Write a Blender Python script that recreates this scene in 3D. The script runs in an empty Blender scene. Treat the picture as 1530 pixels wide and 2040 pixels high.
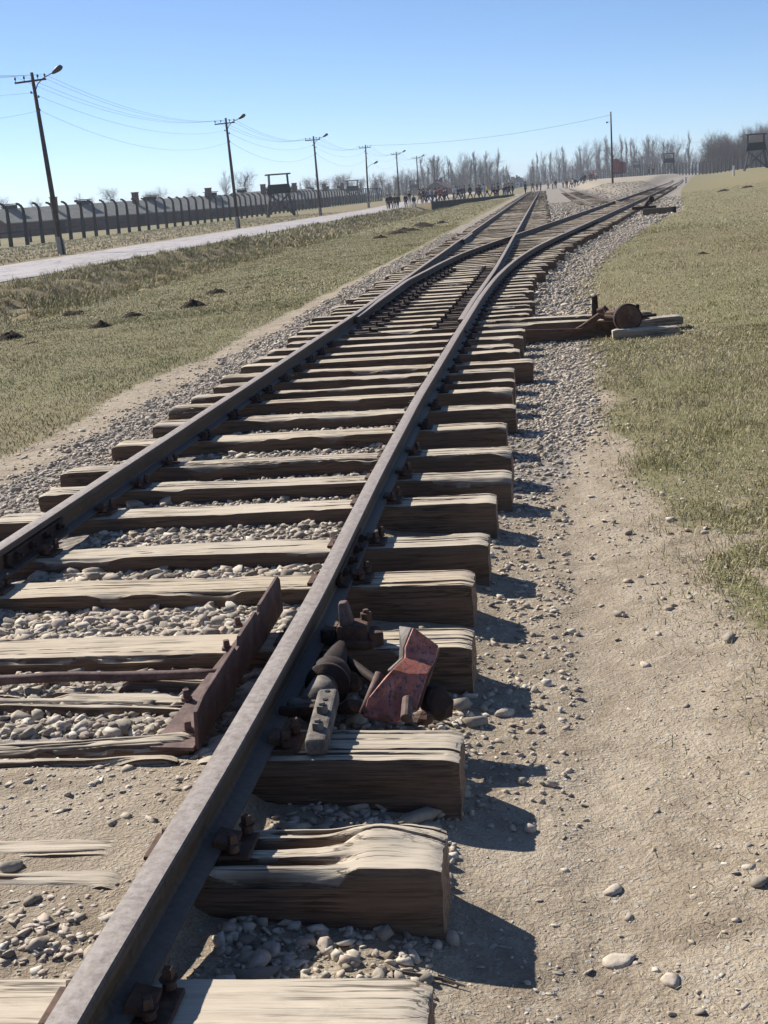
import bpy, math, random
import numpy as np
from mathutils import Vector, Matrix
R = math.radians
S = bpy.context.scene
C = S.collection
rng = np.random.default_rng(7)
random.seed(7)

# ------------------------------------------------------------------ camera, sky, sun, exposure
PITCH, ROLL, YAW, CAMZ, FPX = R(13.69), R(4.1), R(7.79), 1.58, 2600.0
FW = np.array([-math.sin(YAW) * math.cos(PITCH), math.cos(YAW) * math.cos(PITCH), -math.sin(PITCH)])
RT = np.array([math.cos(YAW), math.sin(YAW), 0.0])
UP = np.cross(RT, FW)
cx = RT * math.cos(ROLL) - UP * math.sin(ROLL)
cy = RT * math.sin(ROLL) + UP * math.cos(ROLL)
cam = bpy.data.cameras.new("camera")
cam.sensor_fit = 'HORIZONTAL'
cam.sensor_width = 36.0
cam.lens = FPX * 36.0 / 1530.0
cam.clip_start, cam.clip_end = 0.05, 9000.0
co = bpy.data.objects.new("camera", cam)
C.objects.link(co)
M = Matrix.Identity(4)
for i in range(3):
    M[i][0], M[i][1], M[i][2] = cx[i], cy[i], -FW[i]
M[2][3] = CAMZ
co.matrix_world = M
S.camera = co

SUN_EL = R(37.0)
SUN_DIR = np.array([-0.81, 0.585])            # where the sun stands, seen from above
SUN_DIR = SUN_DIR / np.linalg.norm(SUN_DIR)
W = bpy.data.worlds.new("World")
S.world = W
W.use_nodes = True
nt = W.node_tree
sky = nt.nodes.new('ShaderNodeTexSky')
sky.sky_type = 'NISHITA'
sky.sun_disc = False
sky.sun_elevation = SUN_EL
sky.sun_rotation = math.atan2(SUN_DIR[0], SUN_DIR[1])
sky.air_density, sky.dust_density, sky.ozone_density, sky.altitude = 0.65, 0.3, 4.5, 1200.0
bg = nt.nodes['Background']
bg.inputs[1].default_value = 0.088
nt.links.new(sky.outputs[0], bg.inputs[0])
sl = bpy.data.lights.new("sun", 'SUN')
sl.energy, sl.angle, sl.color = 4.8, R(0.53), (1.0, 0.95, 0.87)
so = bpy.data.objects.new("sun", sl)
C.objects.link(so)
d = Vector((SUN_DIR[0] * math.cos(SUN_EL), SUN_DIR[1] * math.cos(SUN_EL), math.sin(SUN_EL)))
so.rotation_euler = d.to_track_quat('Z', 'Y').to_euler()
so.location = d * 60
S.view_settings.view_transform = 'Standard'
S.view_settings.look = 'None'
S.view_settings.gamma = 1.0
S.view_settings.use_curve_mapping = False
S.view_settings.exposure = 0.6
S.render.engine = 'CYCLES'
S.cycles.use_denoising = True
S.cycles.max_bounces = 6
S.cycles.volume_bounces = 0
S.cycles.transparent_max_bounces = 8

# ------------------------------------------------------------------ helpers: noise
_T = np.random.default_rng(3).random((256, 256))
def vnoise(x, y):
    x, y = np.asarray(x, float), np.asarray(y, float)
    xi, yi = np.floor(x), np.floor(y)
    fx, fy = x - xi, y - yi
    fx, fy = fx * fx * (3 - 2 * fx), fy * fy * (3 - 2 * fy)
    xi, yi = xi.astype(int) & 255, yi.astype(int) & 255
    x1, y1 = (xi + 1) & 255, (yi + 1) & 255
    return (_T[xi, yi] * (1 - fx) + _T[x1, yi] * fx) * (1 - fy) + (_T[xi, y1] * (1 - fx) + _T[x1, y1] * fx) * fy
def fbm(x, y, n=4, g=0.5):
    a, s, t = 1.0, 0.0, 0.0
    for i in range(n):
        s = s + a * vnoise(x * 2 ** i + 17.3 * i, y * 2 ** i + 5.1 * i)
        t += a
        a *= g
    return s / t - 0.5
def sm(x, a, b):
    t = np.clip((np.asarray(x, float) - a) / (b - a), 0, 1)
    return t * t * (3 - 2 * t)

# ------------------------------------------------------------------ helpers: projection of a photo pixel on a plane
def ray(x, y):
    dx, dy = x - 765.0, y - 1020.0
    u = math.cos(ROLL) * dx - math.sin(ROLL) * dy
    v = math.sin(ROLL) * dx + math.cos(ROLL) * dy
    return FW * FPX + RT * u - UP * v
def at_y(x, y, Y):
    r = ray(x, y)
    return r * (Y / r[1]) + np.array([0, 0, CAMZ])

# ------------------------------------------------------------------ helpers: meshes
def link(o, parent=None):
    C.objects.link(o)
    if parent is not None:
        o.parent = parent
    return o
def mesh_np(name, V, F, mat=None, parent=None, smooth=False, attrs=None, loc=None):
    """F: (n,3) or (n,4) int array, or list of such arrays"""
    me = bpy.data.meshes.new(name)
    V = np.asarray(V, np.float32)
    if loc is not None:
        V = V - np.asarray(loc, np.float32)
    Fs = F if isinstance(F, list) else [F]
    Fs = [np.asarray(f, np.int32) for f in Fs if len(f)]
    nl = sum(f.size for f in Fs)
    nf = sum(len(f) for f in Fs)
    me.vertices.add(len(V))
    me.vertices.foreach_set('co', V.ravel())
    me.loops.add(nl)
    me.loops.foreach_set('vertex_index', np.concatenate([f.ravel() for f in Fs]))
    me.polygons.add(nf)
    st, k = [], 0
    for f in Fs:
        st.append(np.arange(len(f)) * f.shape[1] + k)
        k += f.size
    me.polygons.foreach_set('loop_start', np.concatenate(st).astype(np.int32))
    me.update(calc_edges=True)
    if smooth:
        me.polygons.foreach_set('use_smooth', np.ones(nf, bool))
    for an, av in (attrs or {}).items():
        a = me.attributes.new(an, 'FLOAT', 'POINT')
        a.data.foreach_set('value', np.asarray(av, np.float32))
    if mat is not None:
        me.materials.append(mat)
    o = bpy.data.objects.new(name, me)
    if loc is not None:
        o.location = loc
    return link(o, parent)
def tag(o, label=None, cat=None, group=None, kind=None):
    if label: o['label'] = label
    if cat: o['category'] = cat
    if group: o['group'] = group
    if kind: o['kind'] = kind
    return o
def thing(name, label, cat, loc=(0, 0, 0), rz=0.0, group=None):
    o = bpy.data.objects.new(name, None)
    o.empty_display_size = 0.1
    o.location = loc
    o.rotation_euler = (0, 0, rz)
    link(o)
    return tag(o, label, cat, group)
def copy_tree(o, parent=None):
    c = o.copy()
    link(c, parent)
    for ch in list(o.children):
        copy_tree(ch, c)
    return c
class MB:
    """collects solids, links them as one mesh"""
    def __init__(s):
        s.v, s.f = [], []
    def add(s, V, F):
        k = len(s.v)
        s.v += [tuple(map(float, p)) for p in V]
        s.f += [tuple(i + k for i in f) for f in F]
        return s
    def box(s, c, d, rot=None, taper=1.0):
        V = []
        for z in (-.5, .5):
            t = taper if z > 0 else 1.0
            for x, y in ((-.5, -.5), (.5, -.5), (.5, .5), (-.5, .5)):
                V.append(Vector((x * d[0] * t, y * d[1] * t, z * d[2])))
        if rot is not None:
            V = [rot @ p for p in V]
        V = [p + Vector(c) for p in V]
        return s.add(V, [(3, 2, 1, 0), (4, 5, 6, 7), (0, 1, 5, 4), (1, 2, 6, 5), (2, 3, 7, 6), (3, 0, 4, 7)])
    def bar(s, a, b, w, h, up=(0, 0, 1)):
        a, b = Vector(a), Vector(b)
        z = (b - a).normalized()
        x = z.cross(Vector(up))
        if x.length < 1e-4:
            x = Vector((1, 0, 0))
        x.normalize()
        y = x.cross(z)
        rot = Matrix((x, y, z)).transposed()
        return s.box((a + b) / 2, (w, h, (b - a).length), rot)
    def cyl(s, a, b, r0, r1=None, n=12):
        return s.tube([a, b], [r0, r0 if r1 is None else r1], n)
    def tube(s, P, r, n=8, caps=True):
        P = [Vector(p) for p in P]
        if not isinstance(r, (list, tuple, np.ndarray)):
            r = [r] * len(P)
        V, F = [], []
        px = None
        for i, p in enumerate(P):
            t = (P[min(i + 1, len(P) - 1)] - P[max(i - 1, 0)]).normalized()
            if px is None:
                px = t.orthogonal().normalized()
            px = (px - t * px.dot(t)).normalized()
            q = t.cross(px)
            for k in range(n):
                a = 2 * math.pi * k / n
                V.append(p + (px * math.cos(a) + q * math.sin(a)) * r[i])
        for i in range(len(P) - 1):
            for k in range(n):
                k2 = (k + 1) % n
                F.append((i * n + k, i * n + k2, (i + 1) * n + k2, (i + 1) * n + k))
        if caps:
            F.append(tuple(range(n - 1, -1, -1)))
            F.append(tuple((len(P) - 1) * n + k for k in range(n)))
        return s.add(V, F)
    def prism(s, poly, ext):
        """poly: 3D points of a planar outline; ext: extrusion vector"""
        n = len(poly)
        P = [Vector(p) for p in poly]
        e = Vector(ext)
        V = P + [p + e for p in P]
        F = [tuple(range(n - 1, -1, -1)), tuple(range(n, 2 * n))]
        F += [(i, (i + 1) % n, n + (i + 1) % n, n + i) for i in range(n)]
        return s.add(V, F)
    def build(s, name, mat, parent=None, org=None, smooth=False, bevel=0.0, seg=2):
        me = bpy.data.meshes.new(name)
        o3 = Vector(org) if org is not None else Vector((0, 0, 0))
        me.from_pydata([Vector(v) - o3 for v in s.v], [], s.f)
        bm_fix(me)
        if mat is not None:
            me.materials.append(mat)
        o = bpy.data.objects.new(name, me)
        link(o, parent)
        if smooth:
            me.shade_auto(math.radians(40)) if hasattr(me, 'shade_auto') else me.polygons.foreach_set('use_smooth', [True] * len(me.polygons))
        if bevel > 0:
            b = o.modifiers.new('bevel', 'BEVEL')
            b.width, b.segments, b.limit_method, b.angle_limit = bevel, seg, 'ANGLE', R(35)
        return o
def bm_fix(me):
    import bmesh
    b = bmesh.new()
    b.from_mesh(me)
    bmesh.ops.recalc_face_normals(b, faces=b.faces)
    b.to_mesh(me)
    b.free()
def smooth_by_angle(o, ang=40):
    import bmesh
    me = o.data
    b = bmesh.new()
    b.from_mesh(me)
    bmesh.ops.recalc_face_normals(b, faces=b.faces)
    for f in b.faces: f.smooth = True
    for e in b.edges:
        if len(e.link_faces) == 2 and e.calc_face_angle(0) > R(ang):
            e.smooth = False
    b.to_mesh(me)
    b.free()
    return o

# ------------------------------------------------------------------ helpers: materials
class NT:
    def __init__(s, name, rough=0.8, spec=0.3):
        s.m = bpy.data.materials.new(name)
        s.m.use_nodes = True
        s.t = s.m.node_tree
        s.b = s.t.nodes['Principled BSDF']
        s.b.inputs['Roughness'].default_value = rough
        s.b.inputs['Specular IOR Level'].default_value = spec
        s._tc = None
    def n(s, typ, **kw):
        x = s.t.nodes.new(typ)
        for k, v in kw.items():
            setattr(x, k, v)
        return x
    def L(s, a, b):
        s.t.links.new(a, b)
    def put(s, sock, v):
        if hasattr(v, 'is_linked') or isinstance(v, bpy.types.NodeSocket):
            s.L(v, sock)
        else:
            if isinstance(v, tuple) and len(v) == 3 and sock.type == 'RGBA':
                v = v + (1.0,)
            sock.default_value = v
    def coord(s, kind='Object', scale=(1, 1, 1), rnd=0.0):
        tc = s.n('ShaderNodeTexCoord')
        out = tc.outputs[kind]
        if rnd:
            oi = s.n('ShaderNodeObjectInfo')
            m = s.n('ShaderNodeMath', operation='MULTIPLY')
            s.L(oi.outputs['Random'], m.inputs[0]); m.inputs[1].default_value = rnd
            a = s.n('ShaderNodeVectorMath', operation='ADD')
            s.L(out, a.inputs[0]); s.L(m.outputs[0], a.inputs[1])
            out = a.outputs[0]
        mp = s.n('ShaderNodeMapping')
        s.L(out, mp.inputs[0])
        mp.inputs['Scale'].default_value = scale
        return mp.outputs[0]
    def noise(s, vec, scale, detail=4, rough=0.55, dist=0.0):
        x = s.n('ShaderNodeTexNoise')
        s.L(vec, x.inputs['Vector'])
        x.inputs['Scale'].default_value, x.inputs['Detail'].default_value = scale, detail
        x.inputs['Roughness'].default_value, x.inputs['Distortion'].default_value = rough, dist
        return x.outputs['Fac']
    def voro(s, vec, scale, feature='F1', out='Distance', rnd=1.0):
        x = s.n('ShaderNodeTexVoronoi', feature=feature)
        s.L(vec, x.inputs['Vector'])
        x.inputs['Scale'].default_value = scale
        x.inputs['Randomness'].default_value = rnd
        return x.outputs[out]
    def ramp(s, fac, stops, interp='LINEAR'):
        x = s.n('ShaderNodeValToRGB')
        x.color_ramp.interpolation = interp
        while len(x.color_ramp.elements) < len(stops):
            x.color_ramp.elements.new(0.5)
        for e, (p, c) in zip(x.color_ramp.elements, stops):
            e.position = p
            e.color = (c, c, c, 1) if isinstance(c, (int, float)) else tuple(c) + (1,)
        s.L(fac, x.inputs[0])
        return x.outputs[0]
    def mix(s, f, a, b, mode='MIX'):
        x = s.n('ShaderNodeMix', data_type='RGBA', blend_type=mode)
        s.put(x.inputs[0], f)
        s.put(x.inputs[6], a)
        s.put(x.inputs[7], b)
        return x.outputs[2]
    def math(s, op, a, b=0.0, clamp=False):
        x = s.n('ShaderNodeMath', operation=op, use_clamp=clamp)
        s.put(x.inputs[0], a); s.put(x.inputs[1], b)
        return x.outputs[0]
    def attr(s, name):
        x = s.n('ShaderNodeAttribute', attribute_name=name)
        return x.outputs['Fac']
    def normz(s):
        g = s.n('ShaderNodeNewGeometry')
        x = s.n('ShaderNodeSeparateXYZ')
        s.L(g.outputs['Normal'], x.inputs[0])
        return x.outputs[2]
    def orand(s):
        return s.n('ShaderNodeObjectInfo').outputs['Random']
    def bump(s, h, strength=0.5, dist=0.01, prev=None):
        x = s.n('ShaderNodeBump')
        x.inputs['Strength'].default_value, x.inputs['Distance'].default_value = strength, dist
        s.L(h, x.inputs['Height'])
        if prev is not None:
            s.L(prev, x.inputs['Normal'])
        return x.outputs[0]
    def done(s, col=None, rough=None, normal=None, metal=None):
        if col is not None: s.put(s.b.inputs['Base Color'], col)
        if rough is not None: s.put(s.b.inputs['Roughness'], rough)
        if normal is not None: s.L(normal, s.b.inputs['Normal'])
        if metal is not None: s.put(s.b.inputs['Metallic'], metal)
        return s.m

def m_plain(name, c, var=0.25, scale=8.0, rough=0.85, bump=0.0, spec=0.25):
    k = NT(name, rough, spec)
    v = k.coord('Object', rnd=20.0)
    f = k.noise(v, scale, 5, 0.6)
    lo = tuple(x * (1 - var) for x in c)
    hi = tuple(min(1, x * (1 + var)) for x in c)
    col = k.ramp(f, [(0.3, lo), (0.7, hi)])
    nrm = k.bump(f, bump, 0.02) if bump else None
    return k.done(col, normal=nrm)

def m_ground():
    k = NT('ground_soil', 0.95, 0.15)
    v = k.coord('Object')
    big = k.noise(v, 0.35, 4, 0.6)
    mid = k.noise(v, 2.2, 5, 0.6)
    fine = k.noise(v, 22.0, 6, 0.65)
    grit = k.noise(v, 130.0, 4, 0.7)
    # trodden dirt
    dirt = k.ramp(mid, [(0.25, (.30, .235, .165)), (0.5, (.40, .325, .235)), (0.75, (.50, .42, .32))])
    dirt = k.mix(k.ramp(fine, [(0.40, 0.0), (0.62, 0.85)]), dirt, (.47, .395, .295))
    dirt = k.mix(k.ramp(grit, [(0.36, 0.6), (0.50, 0.0)]), dirt, (.20, .15, .105))
    vc = k.voro(v, 46.0, 'F1', 'Color')
    vd = k.voro(v, 46.0)
    pick = k.math('GREATER_THAN', vc, 0.72)
    chip = k.math('MULTIPLY', pick, k.ramp(vd, [(0.28, 1.0), (0.36, 0.0)]))
    dirt = k.mix(chip, dirt, (.46, .43, .375))
    stain = k.noise(v, 3.7, 6, 0.68, 0.8)
    dirt = k.mix(k.ramp(stain, [(0.50, 0.0), (0.66, 0.7)]), dirt, (.25, .195, .135))
    dirt = k.mix(k.ramp(k.noise(v, 1.5, 5, 0.6, 1.2), [(0.50, 0.0), (0.62, 0.55)]), dirt, (.27, .215, .155))
    dirt = k.mix(k.ramp(k.noise(v, 9.0, 5, 0.7, 0.5), [(0.56, 0.0), (0.70, 0.6)]), dirt, (.50, .43, .33))
    # small gravel (carries on between the modelled stones)
    gc = k.voro(v, 26.0, 'F1', 'Color')
    gd = k.voro(v, 26.0)
    grav = k.ramp(gc, [(0.1, (.17, .15, .135)), (0.4, (.33, .30, .265)), (0.65, (.40, .345, .30)), (0.95, (.56, .53, .48))])
    grav = k.mix(k.ramp(gd, [(0.35, 0.0), (0.75, 0.75)]), grav, (.19, .155, .115))
    # short winter turf
    g1 = k.noise(v, 1.1, 5, 0.62)
    g2 = k.noise(v, 38.0, 5, 0.7)
    turf = k.ramp(g1, [(0.28, (.31, .25, .155)), (0.45, (.28, .25, .13)), (0.6, (.24, .235, .10)), (0.78, (.34, .29, .175))])
    turf = k.mix(k.ramp(g2, [(0.38, 0.75), (0.62, 0.0)]), turf, (.105, .095, .045))
    turf = k.mix(k.ramp(k.noise(v, 60.0, 3, 0.6), [(0.55, 0.0), (0.72, 0.6)]), turf, (.40, .355, .22))
    dry = k.ramp(g2, [(0.3, (.13, .095, .05)), (0.5, (.25, .195, .11)), (0.7, (.38, .31, .19))])
    turf = k.mix(k.ramp(k.noise(v, 13.0, 5, 0.65), [(0.48, 0.0), (0.62, 0.6)]), turf, (.235, .185, .12))
    turf = k.mix(k.attr('dry'), turf, dry)
    # edges broken up by noise
    def edge(name, w):
        a = k.math('ADD', k.attr(name), k.math('MULTIPLY', k.math('SUBTRACT', fine, 0.5), w))
        return k.ramp(a, [(0.38, 0.0), (0.62, 1.0)])
    c = k.mix(edge('gravel', 1.1), dirt, grav)
    c = k.mix(edge('grass', 1.0), c, turf)
    c = k.mix(k.math('MULTIPLY', k.attr('sand'), k.ramp(k.noise(v, 1.3, 5, .65), [(0.3, 0.35), (0.65, 0.85)])), c, (.41, .345, .255))
    c = k.mix(k.ramp(big, [(0.3, 0.16), (0.7, 0.0)]), c, (.14, .11, .08))
    h = k.math('ADD', k.math('MULTIPLY', fine, 0.6), k.math('MULTIPLY', grit, 0.35))
    h = k.math('ADD', h, k.math('MULTIPLY', k.math('MULTIPLY', k.attr('gravel'), k.math('SUBTRACT', 1.0, gd)), 0.8))
    h = k.math('ADD', h, k.math('MULTIPLY', chip, 0.25))
    crumb = k.noise(v, 42.0, 3, 0.55, 1.5)
    h = k.math('ADD', h, k.math('MULTIPLY', k.ramp(crumb, [(0.42, 0.0), (0.62, 1.0)]), 0.22))
    h = k.math('ADD', h, k.math('MULTIPLY', k.noise(v, 7.0, 4, 0.6), 1.6))
    return k.done(c, normal=k.bump(h, 0.85, 0.013))

def m_wood(name, top, side, dust, grey=0.0):
    k = NT(name, 0.9, 0.2)
    v = k.coord('Object', (1, 1, 1), rnd=37.0)
    vs = k.coord('Object', (1.6, 60.0, 60.0), rnd=37.0)
    vt = k.coord('Object', (0.45, 9.0, 9.0), rnd=37.0)
    grain = k.noise(vs, 3.0, 7, 0.65, 0.08)
    wide = k.noise(vt, 2.2, 4, 0.6, 0.12)
    blot = k.noise(v, 5.0, 4, 0.6)
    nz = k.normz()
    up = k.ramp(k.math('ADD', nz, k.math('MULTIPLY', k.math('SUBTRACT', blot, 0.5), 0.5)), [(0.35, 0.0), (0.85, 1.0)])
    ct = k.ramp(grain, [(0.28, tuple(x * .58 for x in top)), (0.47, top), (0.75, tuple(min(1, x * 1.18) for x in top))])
    ct = k.mix(k.ramp(wide, [(0.33, 0.5), (0.55, 0.0)]), ct, tuple(x * .74 for x in top))
    ct = k.mix(k.ramp(blot, [(0.45, 0.0), (0.7, 0.7)]), ct, dust)
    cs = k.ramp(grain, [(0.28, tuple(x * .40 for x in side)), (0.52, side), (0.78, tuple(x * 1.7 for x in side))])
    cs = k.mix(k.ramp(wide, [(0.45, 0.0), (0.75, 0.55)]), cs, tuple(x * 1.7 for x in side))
    g_ = k.n('ShaderNodeNewGeometry')
    sx_ = k.n('ShaderNodeSeparateXYZ')
    k.L(g_.outputs['Normal'], sx_.inputs[0])
    endm = k.ramp(k.math('ABSOLUTE', sx_.outputs[0]), [(0.70, 0.0), (0.86, 1.0)])
    ce = k.ramp(k.noise(k.coord('Object', (1.0, 1.0, 1.6), rnd=37.0), 34.0, 6, 0.7, 0.6), [(0.3, tuple(x * .7 for x in side)), (0.5, tuple(x * 1.9 for x in side)), (0.72, tuple(x * 2.9 for x in side))])
    cs = k.mix(endm, cs, ce)
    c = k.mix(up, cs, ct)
    # drying cracks
    vck = k.coord('Object', (0.55, 15.0, 15.0), rnd=37.0)
    ck = k.noise(vck, 2.3, 4, 0.55, 0.25)
    band = k.math('ABSOLUTE', k.math('SUBTRACT', ck, 0.5), 0.0)
    crack = k.ramp(band, [(0.0, 1.0), (0.016, 0.6), (0.035, 0.0)])
    thr = k.ramp(k.noise(v, 1.7, 3), [(0.46, 0.0), (0.56, 1.0)])
    crack = k.math('MULTIPLY', crack, thr)
    stn = k.ramp(k.noise(k.coord('Object', (1.0, 3.0, 3.0), rnd=53.0), 3.2, 6, 0.7, 1.0), [(0.52, 0.0), (0.70, 0.38)])
    c = k.mix(k.math('MULTIPLY', stn, up), c, (.23, .185, .135))
    c = k.mix(k.math('MULTIPLY', crack, 0.85), c, (.045, .034, .024))
    vk = k.coord('Object', (2.2, 9.0, 9.0), rnd=37.0)
    kd = k.voro(vk, 1.0)
    kc = k.math('GREATER_THAN', k.voro(vk, 1.0, 'F1', 'Color'), 0.62)
    ring = k.ramp(kd, [(0.0, 1.0), (0.05, .45), (0.08, .9), (0.11, .3), (0.15, .7), (0.20, 0.0)])
    c = k.mix(k.math('MULTIPLY', k.math('MULTIPLY', ring, kc), 0.55), c, (.20, .125, .07))
    tint = k.ramp(k.orand(), [(0.0, (.88, .86, .84)), (0.5, (1, .98, .96)), (1.0, (1.0, .95, .88))])
    c = k.mix(1.0, c, tint, 'MULTIPLY')
    h = k.math('SUBTRACT', k.math('ADD', grain, k.math('MULTIPLY', wide, 0.6)), k.math('MULTIPLY', crack, 1.2))
    return k.done(c, normal=k.bump(h, 0.38, 0.005))

def m_rail():
    k = NT('rail_steel', 0.6, 0.22)
    v = k.coord('Object')
    vs = k.coord('Object', (14.0, 1.0, 14.0))
    a = k.noise(v, 55.0, 6, 0.65)
    b = k.noise(vs, 1.6, 5, 0.6)
    s2 = k.noise(v, 4.0, 5, 0.6)
    side = k.ramp(a, [(0.3, (.045, .036, .030)), (0.55, (.088, .072, .060)), (0.8, (.145, .118, .095))])
    side = k.mix(k.ramp(b, [(0.45, 0.0), (0.66, 0.75)]), side, (.105, .078, .05))
    side = k.mix(k.ramp(s2, [(0.55, 0.0), (0.75, 0.5)]), side, (.17, .15, .125))
    wb = k.math('MULTIPLY', k.attr('web'), k.ramp(s2, [(0.35, 0.35), (0.6, 1.0)]))
    side = k.mix(wb, side, k.ramp(a, [(0.3, (.07, .042, .022)), (0.55, (.125, .082, .046)), (0.8, (.20, .14, .085))]))
    top = k.ramp(a, [(0.25, (.19, .15, .125)), (0.5, (.32, .272, .24)), (0.8, (.46, .41, .37))])
    top = k.mix(k.ramp(b, [(0.5, 0.0), (0.7, 0.5)]), top, (.22, .17, .14))
    up = k.ramp(k.normz(), [(0.55, 0.0), (0.93, 1.0)])
    hd = k.attr('head')
    c = k.mix(k.math('MULTIPLY', up, hd), side, top)
    c = k.mix(k.math('MULTIPLY', up, k.math('SUBTRACT', 1.0, hd)), c, k.ramp(a, [(0.3, (.10, .085, .072)), (0.7, (.165, .145, .125))]))
    return k.done(c, k.ramp(a, [(0.3, 0.5), (0.7, 0.75)]), k.bump(a, 0.35, 0.004), 0.0)

def m_rust(name, c1, c2, c3, rough=0.75, metal=0.2):
    k = NT(name, rough, 0.35)
    v = k.coord('Object', rnd=11.0)
    a = k.noise(v, 14.0, 6, 0.65)
    b = k.noise(v, 90.0, 4, 0.65)
    c = k.ramp(a, [(0.3, c1), (0.52, c2), (0.75, c3)])
    c = k.mix(k.ramp(b, [(0.5, 0.0), (0.75, 0.6)]), c, tuple(x * .45 for x in c1))
    return k.done(c, normal=k.bump(b, 0.35, 0.004), metal=metal)

def m_redpaint():
    k = NT('flaking_red_paint', 0.6, 0.35)
    v = k.coord('Object')
    a = k.noise(v, 9.0, 5, 0.6)
    b = k.noise(k.coord('Object', (1.6, 1.0, 0.7)), 62.0, 5, 0.7)
    sp = k.ramp(b, [(0.54, 0.0), (0.60, 1.0)])
    c = k.ramp(a, [(0.3, (.30, .080, .052)), (0.5, (.41, .14, .10)), (0.72, (.54, .27, .22))])
    c = k.mix(k.ramp(k.noise(v, 24.0, 5, 0.7), [(0.52, 0.0), (0.62, 0.9)]), c, (.22, .07, .025))
    c = k.mix(sp, c, (.085, .07, .08))
    return k.done(c, normal=k.bump(b, 0.3, 0.003))

def m_stone():
    k = NT('stone', 0.9, 0.2)
    v = k.coord('Object')
    t = k.attr('tint')
    c = k.ramp(t, [(0.0, (.21, .18, .145)), (0.2, (.36, .315, .255)), (0.42, (.46, .395, .31)), (0.6, (.52, .425, .345)), (0.8, (.57, .50, .405)), (1.0, (.64, .59, .50))])
    n = k.noise(v, 70.0, 4, 0.6)
    c = k.mix(k.ramp(n, [(0.4, 0.4), (0.6, 0.0)]), c, (.26, .215, .16))
    return k.done(c, normal=k.bump(n, 0.4, 0.004))

def m_blade():
    k = NT('grass_blade', 0.75, 0.25)
    t = k.attr('tint')
    c = k.ramp(t, [(0.0, (.13, .14, .046)), (0.3, (.225, .215, .085)), (0.5, (.315, .28, .13)), (0.72, (.42, .365, .215)), (1.0, (.58, .51, .35))])
    return k.done(c)

def m_road():
    k = NT('road_concrete', 0.9, 0.2)
    v = k.coord('Object')
    a = k.noise(v, 0.6, 5, 0.6)
    b = k.noise(v, 12.0, 5, 0.65)
    c = k.ramp(a, [(0.3, (.36, .33, .325)), (0.6, (.46, .425, .42)), (0.8, (.50, .46, .45))])
    c = k.mix(k.ramp(b, [(0.4, 0.4), (0.6, 0.0)]), c, (.30, .27, .25))
    vck = k.coord('Object', (1.0, 0.18, 1.0))
    ck = k.math('ABSOLUTE', k.math('SUBTRACT', k.noise(vck, 0.9, 5, 0.65, 1.0), 0.5))
    c = k.mix(k.ramp(ck, [(0.0, 0.85), (0.018, 0.0)]), c, (.10, .085, .07))
    return k.done(c, normal=k.bump(b, 0.4, 0.01))

def m_brick():
    k = NT('old_brick', 0.9, 0.2)
    v = k.coord('Object')
    br = k.n('ShaderNodeTexBrick')
    mp = k.n('ShaderNodeMapping')
    k.L(v, mp.inputs[0]); mp.inputs['Rotation'].default_value = (R(90), 0, 0)
    k.L(mp.outputs[0], br.inputs['Vector'])
    br.inputs['Scale'].default_value = 3.0
    br.inputs['Color1'].default_value = (.105, .038, .03, 1)
    br.inputs['Color2'].default_value = (.14, .058, .045, 1)
    br.inputs['Mortar'].default_value = (.10, .075, .065, 1)
    c = k.mix(k.ramp(k.noise(v, 0.9, 5), [(0.4, 0.0), (0.7, 0.6)]), br.outputs[0], (.13, .085, .07))
    return k.done(c)

GROUND = m_ground()
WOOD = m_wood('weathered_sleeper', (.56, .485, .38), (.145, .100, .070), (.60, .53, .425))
PALEWOOD = m_wood('pale_dry_wood', (.50, .46, .40), (.26, .22, .18), (.55, .50, .43))
DARKWOOD = m_wood('dark_timber', (.10, .085, .07), (.028, .024, .022), (.16, .14, .12))
RAIL = m_rail()
RUST = m_rust('brown_rust', (.055, .032, .022), (.115, .062, .04), (.19, .115, .08))
RUSTD = m_rust('dark_rust', (.022, .015, .013), (.045, .027, .021), (.085, .045, .032))
RUSTP = m_rust('plum_rust', (.085, .052, .045), (.15, .095, .08), (.24, .165, .14))
GREYMET = m_rust('grey_painted_iron', (.085, .066, .054), (.18, .155, .132), (.32, .29, .25), 0.8)
REDP = m_redpaint()
STONE = m_stone()
BLADE = m_blade()
ROAD = m_road()
BRICK = m_brick()
SOIL = m_plain('dark_mole_soil', (.042, .031, .024), 0.5, 22.0, 1.0, 0.9, 0.1)
ROOF = m_plain('grey_roof_felt', (.20, .195, .175), 0.2, 1.2, 0.9, 0.0)
ROOFR = m_plain('brown_red_roof', (.12, .038, .03), 0.25, 1.5)
CONC = m_plain('dark_fence_concrete', (.05, .048, .047), 0.35, 6.0)
CONCL = m_plain('pale_concrete_footing', (.30, .29, .28), 0.25, 9.0)
POLE = m_plain('tarred_pole_wood', (.062, .048, .04), 0.4, 5.0)
TOWERW = m_plain('black_tower_boards', (.012, .012, .014), 0.4, 3.0)
TOWERL = m_plain('grey_tower_timber', (.07, .065, .062), 0.35, 4.0)
GLASSD = m_plain('dark_window_pane', (.03, .035, .045), 0.2, 3.0, 0.2)
LAMPM = m_plain('dark_lamp_metal', (.05, .052, .055), 0.2, 6.0, 0.5)
WIRE = m_plain('wire_dark', (.13, .13, .14), 0.1, 3.0, 0.6)
CULV = m_plain('dark_culvert_stone', (.035, .038, .042), 0.4, 3.0, 0.9, 0.3)
WAGON = m_plain('red_brown_wagon_boards', (.19, .042, .032), 0.3, 2.0)
IRON = m_plain('black_iron', (.02, .02, .022), 0.3, 6.0, 0.6)
BARK = m_plain('grey_bark', (.125, .105, .09), 0.3, 3.0)
BARKP = m_plain('pale_bark', (.20, .175, .15), 0.3, 3.0)
TWIG = m_plain('bare_twigs', (.115, .085, .07), 0.25, 0.6)
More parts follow.
